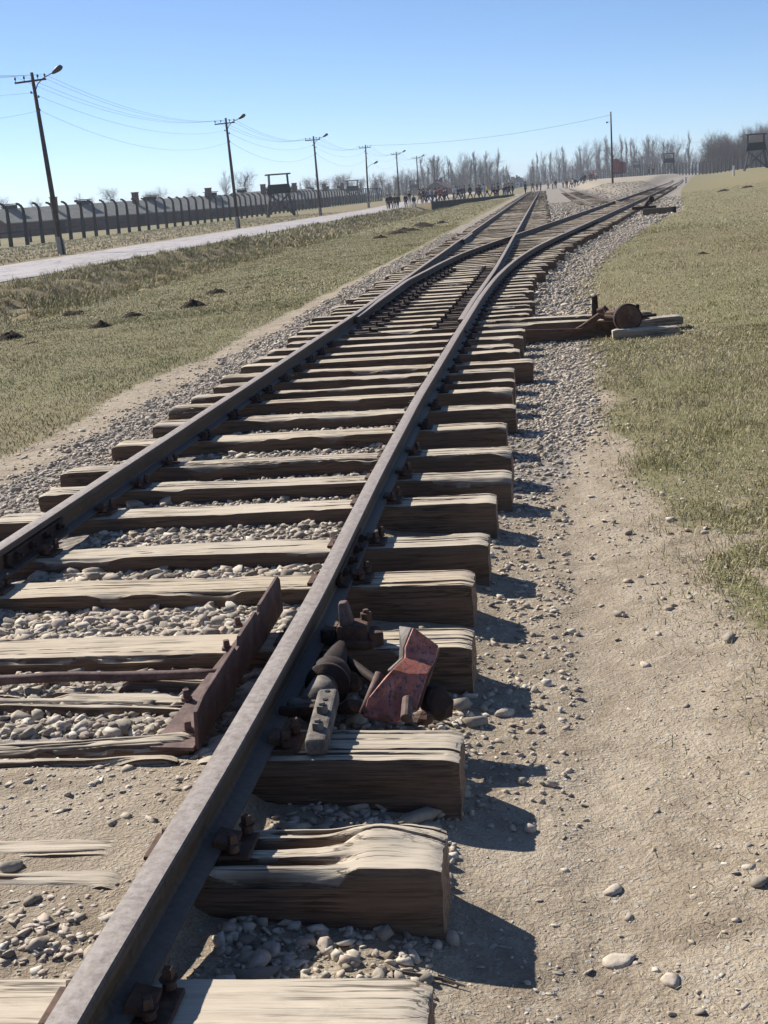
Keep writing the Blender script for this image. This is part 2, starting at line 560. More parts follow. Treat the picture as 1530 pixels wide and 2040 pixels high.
WHITEP = m_plain('white_painted_post', (.62, .60, .52), 0.15, 8.0)

# ------------------------------------------------------------------ track geometry
def pchip(x, px, py):
    return np.interp(x, px, py)
def smooth_interp(x, px, py):
    """interpolation rounded off at the knots"""
    x = np.asarray(x, float)
    w = 0.06 * np.maximum(np.abs(x), 2.0)
    return (pchip(x - w, px, py) + 2 * pchip(x, px, py) + pchip(x + w, px, py) + pchip(x - w / 2, px, py) + pchip(x + w / 2, px, py)) / 6.0
CR, CY0, CY1 = 150.0, 15.5, 32.9
def curve(y):
    y = np.asarray(y, float)
    a = np.clip(y - CY0, 0, CY1 - CY0)
    return a * a / (2 * CR) + (CY1 - CY0) / CR * np.clip(y - CY1, 0, None)
def x_right_near(y):
    return smooth_interp(y, [-10, 1.9, 3, 4.4, 6.2, 8.7, 13.6, 18, 40, 400], [-.885, -.885, -.862, -.855, -.885, -.905, -.88, -.86, -.865, -.865])
def xA(y):                                     # stock rail on the ditch side
    return smooth_interp(y, [-10, 5, 7.3, 12, 15, 21, 34, 400], [-2.385, -2.375, -2.352, -2.31, -2.28, -2.29, -2.32, -2.36])
def xB(y):                                     # outer rail, turns off
    return x_right_near(y) + curve(y)
def xC(y):                                     # straight switch blade and rail behind it
    y = np.asarray(y, float)
    return x_right_near(y) - 0.062 * (1 - sm(y, 14, 24)) - 0.012
def xD(y):                                     # curved switch blade, inner rail of the branch
    y = np.asarray(y, float)
    side = np.interp(y, [14.0, 18.0, 23.0, 28.0, 36.0, 45.0, 60.0, 400], [0.06, 0.06, 0.12, 0.0, 0.02, 0.03, 0.0, 0.0])
    return np.maximum(xB(y) - 1.5 + side * 0.6, xA(y) + 0.040 + 0.035 * sm(y, 15.2, 19))
RAILTOP = 0.229

# ------------------------------------------------------------------ terrain
def H(X, Y, detail=True):
    X, Y = np.asarray(X, float), np.asarray(Y, float)
    zl = np.interp(X, [-400, -120, -60, -45, -26.5, -24.6, -17.6, -17.0, -15.0, -12.6, -9.3, -5, -3.4, -2.9],
                   [-1.0, -1.0, -.75, -.45, -.40, -.42, -.42, -.46, -1.06, -.96, -.22, -.07, -.01, 0])
    flat = np.interp(X, [-400, -60, -24, -3], [-.6, -.4, -.1, 0.0])
    k = sm(Y, 163.2, 167.0)
    k2 = sm(Y, 170, 235)
    zl = np.where(X > -17.3, zl * (1 - k) + flat * k, zl * (1 - k2) + flat * k2)
    s = X - xB(Y)
    zr = np.interp(s, [-.1, .45, .62, .95, 1.5, 3.0], [0, -.045, -.08, -.115, -.075, 0.0])
    zr = zr + 1.15 * sm(Y, 45, 140) * sm(s, 2.0, 14.0) + 0.35 * sm(Y, 140, 300) * sm(s, 2, 30)
    zr = zr + 0.72 * sm(Y, 115, 185) * sm(X, 5.0, 8.5) * (1 - sm(s, -5.0, -2.6))
    zr = zr + 0.62 * sm(Y, 190, 260) * sm(X, 6, 14) * (1 - sm(s, 0, 12))
    z = np.where(X < -2.0, zl, zr)
    # hollow in front of the culvert wall
    wy = 164.6 + (X + 13.6) * 2.6
    dd = wy - Y
    wgt = (1 - sm(dd, 5, 20)) * (dd > 0) * sm(X, -15.5, -13.2) * (1 - sm(X, -5.2, -3.9))
    zf = -.12 - 1.0 * sm(-X, 4.2, 11.5)
    z = np.where(wgt > 0, z * (1 - wgt) + np.minimum(z, zf) * wgt, z)
    # trodden earth fills the track in front
    inn = sm(X, -2.62, -2.30) * (1 - sm(X, -.93, -.84))
    z = z + inn * np.interp(Y, [0, 2.26, 2.42, 3.15, 3.45, 4.0, 5.4, 7.0, 10, 14], [.062, .070, .100, .100, .06, .038, .03, .02, .0, -.035])
    out = sm(X, -.86, -.8) * (1 - sm(X, -.35, .0))
    z = z + out * np.interp(Y, [0, 2.2, 2.5, 3.0, 4.0, 9, 14], [.05, .045, .0, -.01, -.01, -.02, -.05])
    if detail:
        near = np.exp(-np.maximum(Y, 0) / 60.0)
        z = z + 0.03 * fbm(X * 1.3, Y * 1.3, 4) * (0.35 + 0.65 * sm(np.abs(X + 1.6), 1.4, 3)) + (0.012 + .010 * sm(X, -.4, .1)) * fbm(X * 9, Y * 9, 4) * near
        bank = sm(X, -18.2, -16.8) * (1 - sm(X, -12.5, -10.5)) * (1 - sm(Y, 150, 165))
        z = z + bank * (0.50 * fbm(X * 1.7, Y * 1.2, 3) + 0.26 * fbm(X * 5, Y * 4, 2))
        verge = sm(X, -42, -36) * (1 - sm(X, -26.0, -24.8))
        z = z + verge * 0.22 * fbm(X * .8, Y * .5, 3)
        z = z + 0.25 * fbm(X * 0.12, Y * 0.12, 3) * sm(s, 3, 10)
    return z
def axis(dense0, dense1, step, lo, hi, g):
    a = list(np.arange(dense0, dense1 + 1e-6, step))
    d, x = step, dense1
    while x < hi:
        d *= 1 + g
        x += d
        a.append(x)
    d, x = step, dense0
    b = []
    while x > lo:
        d *= 1 + g
        x -= d
        b.append(x)
    return np.array(b[::-1] + a)
gx = axis(-3.6, 1.6, 0.036, -2600, 2600, 0.034)
ys = [1.2]
while ys[-1] < 3200:
    ys.append(ys[-1] + max(0.03, 0.0085 * ys[-1]))
gy = np.array([-60, -30, -15, -8, -4, -2, -1, 0, 0.4, 0.8] + ys)
GX, GY = np.meshgrid(gx, gy)
GZ = H(GX, GY)
far = sm(np.hypot(GX, GY), 320, 700)
GZ = GZ * (1 - far) + far * np.where(GX > 0, 0.6, -0.3) * (1 - sm(np.hypot(GX, GY), 700, 2500))
nx, ny = len(gx), len(gy)
idx = np.arange(nx * ny).reshape(ny, nx)
F = np.stack([idx[:-1, :-1], idx[:-1, 1:], idx[1:, 1:], idx[1:, :-1]], -1).reshape(-1, 4)
SB = GX - xB(GY)
def grass_mask(X, Y):
    s = X - xB(Y)
    j = 0.35 * fbm(X * 2.1, Y * 1.1, 3) + 0.12 * fbm(X * 9, Y * 7, 2)
    edge_r = np.interp(Y, [0, 3.2, 4.0, 4.9, 6.3, 7.5, 9.6, 12.5, 18, 21.7, 30, 45, 60, 80, 150, 200], [2.6, 1.9, 1.42, 1.25, 1.25, 1.22, 1.24, 1.30, 1.15, 1.12, 1.4, 1.75, 2.7, 2.1, 1.1, 1.0])
    soft = np.interp(Y, [0, 6, 10, 14], [.50, .32, .15, .05])
    gr = sm(s + j, edge_r - .16, edge_r + .22 + soft)
    edge_l = np.interp(Y, [0, 8.5, 20, 37, 60, 160], [-3.85, -3.85, -3.74, -3.60, -3.55, -3.6])
    gl = 1 - sm(X + j, edge_l - .22, edge_l + .12)
    gr = gr * (1 - .6 * (1 - sm(Y, 5.5, 9)) * sm(fbm(X * 4.6 + 3, Y * 3.2, 4), -.02, .12))
    return np.maximum(gr, gl)
def gravel_mask(X, Y):
    s = X - xB(Y)
    j = 0.25 * fbm(X * 2.3 + 5, Y * 1.7, 3)
    inn = sm(X, -3.40, -3.15) * (1 - sm(X, -.95, -.8)) * sm(Y, 3.2, 3.6)
    inn = np.maximum(inn, sm(X + j, -3.5 - .25 * sm(Y, 14, 30), -3.2 - .25 * sm(Y, 14, 30)) * (1 - sm(X, -2.4, -2.3)) * sm(Y, 2, 4))
    edge = np.interp(Y, [0, 5, 7.5, 9, 12, 40, 60, 200], [.45, .75, 1.0, 1.2, 1.32, 1.8, 2.6, 1.0])
    sh = sm(s, -1.0, -.9) * (1 - sm(s + j, edge - .2, edge + .1)) * sm(Y, 4.5, 9)
    mid = sm(X, -.6, -.3) * (1 - sm(s, 0, .1)) * sm(Y, 20, 30)
    return np.clip(np.maximum(np.maximum(inn, sh), mid), 0, 1)
att_g = grass_mask(GX, GY)
att_v = gravel_mask(GX, GY) * (1 - att_g)
att_d = np.clip(sm(GX, -36, -30) * (1 - sm(GX, -25.5, -24.5)) * .9 + sm(GX, -18, -16.5) * (1 - sm(GX, -12, -10)) * .75
                + sm(SB, 4, 12) * sm(GY, 20, 40) * (1 - sm(GY, 55, 75)) * .55 + (sm(fbm(GX * .25, GY * .12, 3), .02, .16)) * .5 * (att_g > .4), 0, 1)
att_s = np.clip(sm(GX, 4.6, 6.5) * (1 - sm(SB, -4.0, -2.3)) * sm(GY, 95, 130) + sm(GX, -60, -50) * 0, 0, 1)
ground = mesh_np('ground', np.stack([GX, GY, GZ], -1).reshape(-1, 3), F, GROUND, smooth=True,
                 attrs={'grass': att_g.ravel(), 'gravel': att_v.ravel(), 'dry': att_d.ravel(), 'sand': att_s.ravel()})
tag(ground, kind='structure')

# road of old concrete on the ditch's far side
ry = np.concatenate([np.arange(20, 165, 0.5), np.arange(165, 420, 3.0)])
rx = np.linspace(0, 1, 25)
RX, RY = np.meshgrid(rx, ry)
e0 = -17.9 + 0.35 * fbm(RY * .35, RY * 0 + 3, 3)
e1 = -24.3 + 0.35 * fbm(RY * .35, RY * 0 + 9, 3)
RXX = e1 + (e0 - e1) * RX
RZ = H(RXX, RY, False) + 0.03 + 0.03 * fbm(RXX * .8, RY * .3, 3)
nn = len(rx)
ii = np.arange(nn * len(ry)).reshape(len(ry), nn)
road = mesh_np('road', np.stack([RXX, RY, RZ], -1).reshape(-1, 3), np.stack([ii[:-1, :-1], ii[:-1, 1:], ii[1:, 1:], ii[1:, :-1]], -1).reshape(-1, 4), ROAD, smooth=True)
tag(road, kind='structure')
# the path that leaves the road for the track beyond the culvert
py = np.arange(168, 190, 0.6); px_ = np.linspace(-18.5, -3.6, 40)
PX, PY = np.meshgrid(px_, py)
PY = PY + (PX + 18) * 0.9
PZ = H(PX, PY, False) + 0.035
ii = np.arange(PX.size).reshape(PX.shape)
path = mesh_np('path', np.stack([PX, PY, PZ], -1).reshape(-1, 3), np.stack([ii[:-1, :-1], ii[:-1, 1:], ii[1:, 1:], ii[1:, :-1]], -1).reshape(-1, 4), ROAD, smooth=True)
tag(path, kind='structure')

# ------------------------------------------------------------------ rails
PROF = [(-.033, .1215), (-.029, .127), (-.012, .1290), (.012, .1290), (.029, .127), (.033, .1215), (.0325, .100), (.0265, .093), (.009, .086), (.0075, .030), (.014, .020), (.052, .0095), (.0575, .006), (.0575, 0),
        (-.0575, 0), (-.0575, .006), (-.052, .0095), (-.014, .020), (-.0075, .030), (-.009, .086), (-.0265, .093), (-.0325, .100)]
RS = 0.118 / 0.129
def sweep_rail(name, pts, label, zb=0.111, grp='rails of the railway tracks', scale=1.0):
    pts = np.asarray(pts, float)
    t = np.gradient(pts[:, :2], axis=0)
    t /= np.linalg.norm(t, axis=1)[:, None]
    nrm = np.stack([t[:, 1], -t[:, 0]], -1)
    m = len(PROF)
    P = np.array(PROF) * np.array([1, RS]) * scale
    V = np.zeros((len(pts), m, 3))
    V[:, :, 0] = pts[:, None, 0] + nrm[:, None, 0] * P[None, :, 0]
    V[:, :, 1] = pts[:, None, 1] + nrm[:, None, 1] * P[None, :, 0]
    V[:, :, 2] = pts[:, None, 2] + P[None, :, 1]
    head = np.tile((np.array(PROF)[:, 1] > .095).astype(float), (len(pts), 1))
    web = np.tile(((np.array(PROF)[:, 1] > .018) & (np.array(PROF)[:, 1] < .094)).astype(float), (len(pts), 1))
    ii = np.arange(len(pts) * m).reshape(len(pts), m)
    jn = np.roll(ii, -1, axis=1)
    F = np.stack([ii[:-1], ii[1:], jn[1:], jn[:-1]], -1).reshape(-1, 4)
    me_loc = (pts[0, 0], pts[0, 1], pts[0, 2])
    # closed ends as fans
    c0, c1 = len(V.reshape(-1, 3)), len(V.reshape(-1, 3)) + 1
    VV = np.concatenate([V.reshape(-1, 3), V[0].mean(0)[None], V[-1].mean(0)[None]])
    f0 = np.stack([np.full(m, c0), ii[0], jn[0]], -1)
    f1 = np.stack([np.full(m, c1), jn[-1], ii[-1]], -1)
    o = mesh_np(name, VV, [F, np.concatenate([f0, f1])], RAIL, None, True, {'head': np.concatenate([head.ravel(), [1, 1]]), 'web': np.concatenate([web.ravel(), [1, 1]])}, loc=me_loc)
    smooth_by_angle(o, 28)
    return tag(o, label, 'rail', grp)
def ysteps(a, b):
    y = [a]
    while y[-1] < b:
        y.append(y[-1] + max(0.25, 0.03 * abs(y[-1])))
    y[-1] = b
    return np.array(y)
def trackz(x, y):
    return 0.111 + 0.0 * y + np.maximum(0, H(x, y, False)) * (np.asarray(y) > 60)
def rail_xy(fx, a, b, dz=0.0):
    y = ysteps(a, b)
    x = fx(y)
    wob = 0.004 * fbm(y * 0.5, y * 0 + 4, 2) * 2
    return np.stack([x, y, trackz(x, y) + dz + wob], -1)
railA = sweep_rail('rail', rail_xy(xA, -4, 238), 'long straight rail beside the ditch, its joint bolted with an old fishplate')
railB = sweep_rail('rail', rail_xy(xB, -4, 13.45), 'thick worn rail with a pale head running past the broken red casting')
railB2 = sweep_rail('rail', rail_xy(xB, 13.458, 222), 'outer rail of the branch curving away towards the grassy rise')
def flare(fx):
    return fx
def tip(p, y0, y1, d):
    p[:, 2] -= d * (1 - sm(p[:, 1], y0, y1))
    return p
railC = sweep_rail('rail', tip(rail_xy(xC, 14.1, 238, 0.003), 14.1, 16.5, .022), 'straight switch blade and rail that crosses the curved rail at the frog')
railD = sweep_rail('rail', tip(rail_xy(xD, 15.2, 222, -0.001), 15.2, 18.0, .022), 'curved switch blade beside the straight rail, crossing over to the branch')
xT = lambda y: 2.5 + 0 * np.asarray(y, float)
xU = lambda y: 4.0 + 0 * np.asarray(y, float)
def bent(fx, a, b, bend):
    p = rail_xy(fx, a, b)
    p[:, 0] += bend(p[:, 1])
    return p
railT = sweep_rail('rail', bent(xT, 70.5, 230, lambda y: .35 * sm(-y, -76, -70.5)), 'far siding rail ending in a bent tip against the branch')
railU = sweep_rail('rail', bent(xU, 69, 230, lambda y: .10 * sm(-y, -76, -69)), 'far siding rail that cuts across the branch track')
cr = rail_xy(lambda y: xC(y) - .075, 34.5, 40.5, .0)
cr[:, 0] -= .05 * (sm(-cr[:, 1], -36, -34.5) + sm(cr[:, 1], 39, 40.5))
sweep_rail('check_rail', rail_xy(lambda y: xA(y) + .085, 36.0, 40.5), 'short check rail lying against the straight rail opposite the frog', grp='short check rails at the frog')['category'] = 'check rail'
sweep_rail('check_rail', rail_xy(lambda y: xB(y) - .085, 36.5, 41.0), 'short check rail lying against the curved outer rail opposite the frog', grp='short check rails at the frog')['category'] = 'check rail'
wp = rail_xy(lambda y: np.where(y < 37.6, xD(y) * 0 + xC(37.6) + .10 + (y - 37.6) * .004, 0), 34.0, 37.0)

# ------------------------------------------------------------------ sleepers
def sleeper_mesh(name, L, Wd, Hh, seed, nl, fine, rough=1.0, split=0.0):
    r = np.random.default_rng(seed)
    # outline of the cross-section, starting at the bottom
    nt_ = 56 if fine else 16
    ns = 8 if fine else 3
    rad = 0.02
    top = np.linspace(-Wd / 2 + rad * .4, Wd / 2 - rad * .4, nt_)
    sec = [(-Wd / 2, -Hh)]
    for i in range(1, ns): sec.append((-Wd / 2, -Hh + (Hh - rad) * i / (ns - 1)))
    for y in top: sec.append((y, 0.0))
    for i in range(ns - 1): sec.append((Wd / 2, -rad - (Hh - rad) * i / (ns - 1)))
    sec.append((Wd / 2, -Hh))
    sec = np.array(sec)
    xs = np.linspace(-L / 2, L / 2, nl)
    e = np.array([-L / 2, -L / 2 + .006]); e2 = np.array([L / 2 - .006, L / 2])
    xs = np.concatenate([e, xs[1:-1], e2])
    XX, K = np.meshgrid(xs, np.arange(len(sec)), indexing='ij')
    YY, ZZ = sec[K, 0].copy(), sec[K, 1].copy()
    o1, o2, o3, o4 = r.random(4) * 90
    istop = (ZZ > -rad * 1.01).astype(float)
    # waney edges, worn hollows, fibres
    YY += np.sign(YY) * (0.016 * rough * fbm(XX * 2.2 + o1, np.sign(YY) * 3 + o2, 4) - .004) * 1.6
    ZZ += istop * (0.012 * rough * fbm(XX * 1.3 + o2, YY * 2 + o3, 2))
    fib = fbm(XX * 1.2 + o3, YY * 70 + o4 + 1.2 * fbm(XX * 2 + o1, YY * 0 + o2, 2), 3)
    ZZ += istop * 0.0016 * rough * fib
    ZZ += istop * (0.0035 * rough * fbm(XX * 9 + o4, YY * 40 + o1, 3))
    gro = np.abs(fbm(XX * .55 + o4, YY * 22 + o1, 2))
    ZZ -= istop * np.clip(0.028 - gro, 0, 1) * 0.65 * rough * sm(fbm(XX * .8 + o2, YY * 6 + o3, 2), -.12, .12)
    YY += (1 - istop) * np.sign(YY) * 0.006 * rough * fbm(XX * 3 + o2, ZZ * 60 + o4, 3)
    if fine:                                       # drying cracks that follow the grain
        for c_ in range(int(r.integers(3, 6))):
            y0, x0_, ln = r.uniform(-.42, .42) * Wd, r.uniform(-.5, .5) * L, r.uniform(.25, .9)
            if c_ < 2: x0_ = L / 2 * (1 if c_ else -1) * .98
            yc_ = y0 + .012 * fbm(XX * 2.4 + 9 * c_ + o1, XX * 0 + o2, 3) * 2
            ZZ -= istop * r.uniform(.010, .026) * np.exp(-((YY - yc_) / r.uniform(.0028, .0050)) ** 2) * np.clip(1 - np.abs(XX - x0_) / ln, 0, 1) ** .5
        chip_ = np.clip(fbm(XX * 3.1 + o3, np.sign(YY) * 5 + o1, 3) - .08, 0, 1)
        ZZ -= istop * chip_ * .16 * np.exp(-((np.abs(YY) - Wd / 2) / .022) ** 2) * rough
    endd = np.minimum(XX + L / 2, L / 2 - XX)
    ee = np.clip(1 - endd / 0.05, 0, 1)
    ZZ -= istop * ee ** 2 * 0.012
    YY *= 1 - 0.03 * ee ** 2
    XX += (np.sign(XX) * (endd < .01)) * 0.012 * rough * fbm(YY * 30 + o1, ZZ * 20 + o2, 3)
    if split:
        # rotten, split top: three ridges with hollows between, falling towards the rail
        a = sm(-XX, -(L / 2 - .16), -(L / 2 - .30)) * sm(XX, -.1, .1)
        wv = .012 * fbm(XX * 6 + 3, XX * 0 + 1, 3)
        g = np.exp(-((YY - .036 + wv) / .021) ** 6) + np.exp(-((YY + .052 - wv) / .017) ** 6) + .5 * np.exp(-((YY - .085 - wv) / .006) ** 2)
        ZZ -= istop * split * (a * g * 0.05 * (.8 + .9 * fbm(XX * 9, YY * 20, 3)) * sm(-XX, -(L / 2 - .1), -(L / 2 - .36)) + a * 0.010 + .02 * np.clip(fbm(XX * 5 + 2, YY * 9, 3), 0, 1))
        ZZ += istop * split * 0.028 * np.exp(-((XX - (L / 2 - .15)) / .10) ** 2) * np.exp(-((YY - .04) / .07) ** 2)
    V = np.stack([XX, YY, ZZ], -1)
    m = len(sec)
    ii = np.arange(V.shape[0] * m).reshape(-1, m)
    i2 = np.roll(ii, -1, axis=1)
    F = np.stack([ii[:-1], ii[1:], i2[1:], i2[:-1]], -1).reshape(-1, 4)[:, ::-1]
    VV = V.reshape(-1, 3)
    k = len(VV)
    VV = np.concatenate([VV, V[0].mean(0)[None], V[-1].mean(0)[None]])
    f = []
    for j in range(m):
        j2 = (j + 1) % m
        f.append((k, ii[0, j], ii[0, j2])); f.append((k + 1, ii[-1, j2], ii[-1, j]))
    return VV, [F[:, ::-1], np.array(f)]
ORD = ['first', 'second', 'third', 'fourth', 'fifth', 'sixth', 'seventh', 'eighth', 'ninth', 'tenth', 'eleventh', 'twelfth', 'thirteenth', 'fourteenth', 'fifteenth', 'sixteenth',
       'seventeenth', 'eighteenth', 'nineteenth', 'twentieth']
backs = [(2.23, -.277), (2.86, -.290), (3.45, -.288), (4.33, -.302), (5.03, -.335), (5.58, -.300), (6.35, -.295), (6.93, -.235), (7.50, -.247), (8.33, -.300), (9.11, -.258), (9.82, -.296), (10.24, -.29), (10.9, -.31), (11.5, -.16)]
near_desc = ['broad smooth pale sleeper cut by the bottom edge of the photo', 'rotten sleeper end split into three ridges, second from the bottom edge',
             'cracked sleeper end in front of the broken red casting', 'sleeper carrying the cast iron block and the riveted angle plate',
             'broad sleeper just behind the angle plate, its upper face smooth and pale', 'sixth sleeper from the bottom edge, beneath the bolted rail joint',
             'seventh sleeper from the bottom edge, dusty and gently bowed', 'eighth sleeper from the bottom edge, with one long crack', 'ninth sleeper from the bottom edge, gouged near the ditch-side rail',
             'tenth sleeper from the bottom edge, with a dark flank', 'eleventh sleeper from the bottom edge, with a split along its edge', 'twelfth sleeper from the bottom edge, slightly skewed',
             'thirteenth sleeper from the bottom edge, thin and sunken', 'fourteenth sleeper from the bottom edge, worn round at its end', 'fifteenth sleeper from the bottom edge, short of the switch']
SG = 'wooden sleepers under the railway tracks'
sleepers_y = []
for i, (yb, xe) in enumerate(backs):
    Wd = 0.235 if i < 6 else 0.22
    if i in (12,): Wd = 0.16
    xl = -2.88 + 0.05 * math.sin(i * 2.1) if i != 2 else -1.02
    top = 0.098 + 0.006 * math.sin(i * 1.7)
    L = xe - xl
    V, F = sleeper_mesh('sleeper', L, Wd, 0.20, 40 + i, 150 if i < 8 else 90, True, 1.0 + .2 * (i % 3), 1.0 if i == 1 else 0.0)
    if i == 0:
        V[:, 2] += 0
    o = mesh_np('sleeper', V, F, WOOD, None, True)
    smooth_by_angle(o, 38)
    o.location = ((xl + xe) / 2, yb - Wd / 2, top)
    o.rotation_euler = (R(random.uniform(-.6, .6)), R(random.uniform(-.25, .25)), R(random.uniform(-.5, .5)))
    tag(o, near_desc[i], 'sleeper', SG)
    sleepers_y.append(yb - Wd / 2)
# turnout timbers: copies of eight seasoned shapes, scaled to length
protos = []
for j in range(8):
    V, F = sleeper_mesh('sleeper', 1.0 * 2.6, 0.22, 0.20, 90 + j, 60, False, 1.3)
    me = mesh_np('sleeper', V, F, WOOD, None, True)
    smooth_by_angle(me, 28)
    protos.append(me)
used = [False] * 8
def put_sleeper(x0, x1, yc, z, rz, label, name='sleeper'):
    j = random.randrange(8)
    if not used[j]:
        o = protos[j]; used[j] = True
    else:
        o = protos[j].copy(); link(o)
    o.location = ((x0 + x1) / 2, yc, z)
    o.scale = ((x1 - x0) / 2.6 / max(math.cos(rz), .9), random.uniform(.85, 1.08), 1)
    o.rotation_euler = (R(random.uniform(-1, 1)), R(random.uniform(-.2, .2)), rz + R(random.uniform(-.6, .6)))
    return tag(o, label, 'sleeper', SG)
y, n = 12.0, 0
LONG = {4: 1.05, 5: 1.12}
tie_y = []
while y < 46:
    xr = float(xB(y)) + random.uniform(.50, .68)
    if n in LONG: xr = LONG[n] - .0
    lab = 'short worn timber among the switch blades and slide plates' if y < 26 else ('timber below the curved rail between the blades and the frog' if y < 37 else 'long timber at the frog where the rails cross')
    if n == 4: lab = 'long timber carrying the switch lever, the one with the pivot plate'
    if n == 5: lab = 'long timber just behind the switch lever'
    if n in LONG:
        V, F = sleeper_mesh('sleeper', xr + 2.88, .21, .2, 70 + n, 120, True, 1.2)
        o = mesh_np('sleeper', V, F, WOOD, None, True); smooth_by_angle(o, 32)
        o.location = ((xr - 2.88) / 2, y, .105); tag(o, lab, 'sleeper', SG)
    else:
        put_sleeper(-2.88 + random.uniform(-.12, .1), xr, y, 0.097 + random.uniform(-.008, .008), 0, lab)
    tie_y.append(y)
    y += 0.56 + random.uniform(-.04, .05)
    n += 1
yf = y
while y < 232:                                   # straight track beyond the frog
    st = 0.62
    put_sleeper(-2.92 + random.uniform(-.1, .1), .12 + random.uniform(-.1, .12), y, float(trackz(-1.6, y)) - .014, 0, 'flush grey sleeper of the straight track beyond the frog')
    y += st if y < 70 else (0.9 if y < 110 else 2.4)
y = yf
ang = math.atan((CY1 - CY0) / CR)
while y < 150:
    b = float(xB(y))
    x0 = max(b - 2.1, .25 if y < 60 else b - 2.1)
    zz = float(trackz(b - .8, y)) - .016
    put_sleeper(x0, b + .6, y - .1, zz, -ang, 'grey sleeper of the branch track climbing towards the grassy rise')
    y += 0.62 if y < 75 else (0.95 if y < 100 else 2.2)
y = 84
while y < 170:
    put_sleeper(2.0, 4.55, y, float(trackz(3.2, y)) - .02, 0, 'sunken sleeper of the far siding')
    y += 1.0 if y < 110 else 2.4

# ------------------------------------------------------------------ rail fastenings and fishplates (parts of the rails)
def fast_mb(x, yc, side, z=.098, big=True, org=(0, 0, 0)):
    m = MB()
    m.box((x + side * .085, yc, z + .007), (.085, .12, .012))          # sole plate showing beyond the foot
    m.box((x + side * .064, yc - .005, z + .027), (.055, .075, .020), Matrix.Rotation(side * .25, 3, 'Y'))
    return m
def screw_mb(x, yc, z, h=.05):
    m = MB()
    m.cyl((x, yc, z), (x, yc, z + h * .45), .015, .013, 10)
    m.cyl((x, yc, z + h * .45), (x, yc, z + h * .5), .020, .020, 10)
    m.box((x, yc, z + h * .5 + .011), (.021, .021, .022), Matrix.Rotation(random.random(), 3, 'Z'), .8)
    return m
def fasten(rail, fx, yc, sides, near):
    x = float(fx(yc))
    for s in sides:
        m = fast_mb(x, yc, s)
        if not near:
            for yy in (-.045, .045):
                m.box((x + s * .085, yc + yy, .098 + .035), (.03, .03, .045))
        p = m.build('rail_fastening', RUST if near else RUSTD, rail, org=rail.location, bevel=.003 if near else 0)
        if near:
            for yy in (-.045, .05):
                screw_mb(x + s * (.088 + .012 * (yy > 0)), yc + yy, .104 + (.012 if s > 0 else -.012), .042 if s > 0 else .026).build('screw', RUST, p, org=rail.location, bevel=.002)
for i, yc in enumerate(sleepers_y):
    near = yc < 8
    fasten(railB, xB, yc, (1, -1) if i != 2 else (1,), near)
    fasten(railA, xA, yc, (1, -1), near)
for yc in tie_y:
    if yc < 13.4:
        fasten(railB, xB, yc, (1, -1), False); fasten(railA, xA, yc, (1, -1), False)
    elif yc < 34:
        fasten(railB2, xB, yc, (1,), False); fasten(railA, xA, yc, (-1,), False)
        if yc > 15.3:
            fasten(railD, xD, yc, (1,), False)
            fasten(railC, xC, yc, (-1,), False)
    elif yc < 46:
        fasten(railB2, xB, yc, (1, -1), False)
def fishplate(rail, fx, ya, yb, side):
    m = MB()
    P = [(.030, .088), (.036, .080), (.030, .070), (.028, .045), (.034, .034), (.050, .026), (.056, .018), (.020, .018), (.012, .03), (.012, .086)]
    n = len(P)
    V, F = [], []
    for yy in (ya, yb):
        x = float(fx(yy))
        V += [(x + side * px, yy, .111 + pz * RS) for px, pz in P]
    F = [tuple(range(n)), tuple(range(2 * n - 1, n - 1, -1))] + [(i, (i + 1) % n, n + (i + 1) % n, n + i) for i in range(n)]
    m.add(V, F)
    p = m.build('fishplate', RUSTD, rail, org=rail.location, bevel=.002)
    for k in range(4):
        yy = ya + (yb - ya) * (.12 + .253 * k)
        x = float(fx(yy))
        b = MB()
        b.cyl((x + side * .028, yy, .165), (x + side * .050, yy, .165), .019, .019, 6)
        b.cyl((x + side * .050, yy, .165), (x + side * .068, yy, .165), .010, .010, 8)
        b.build('bolt', RUSTD, p, org=rail.location, bevel=.0015)
fishplate(railB, xB, 4.72, 5.38, 1)
fishplate(railB, xB, 4.72, 5.38, -1)
fishplate(railA, xA, 5.15, 5.8, 1)
fishplate(railA, xA, 5.15, 5.8, -1)
# slide plates and stretcher fittings of the switch (parts of the blades)
for yc in tie_y:
    if 14 < yc < 25:
        x = float(xC(yc))
        m = MB(); m.box((x - .17, yc, .108), (.26, .13, .014)); m.box((x - .30, yc, .120), (.06, .09, .03)); m.cyl((x - .27, yc, .11), (x - .27, yc, .16), .016, .014, 8)
        m.build('slide_plate', RUSTD, railC, org=railC.location)
        x = float(xD(yc))
        m = MB(); m.box((x + .20, yc, .108), (.30, .13, .014)); m.box((x + .33, yc, .122), (.07, .09, .034)); m.cyl((x + .28, yc, .11), (x + .28, yc, .165), .016, .014, 8)
        m.build('slide_plate', RUSTD, railD, org=railD.location)

# ------------------------------------------------------------------ the broken mechanism beside the thick rail
def P(x, y, z):
    r = ray(x, y)
    t = (z - CAMZ) / r[2]
    return Vector((r[0] * t, r[1] * t, z))
def AY(x, y, Y):
    return Vector(at_y(x, y, Y))
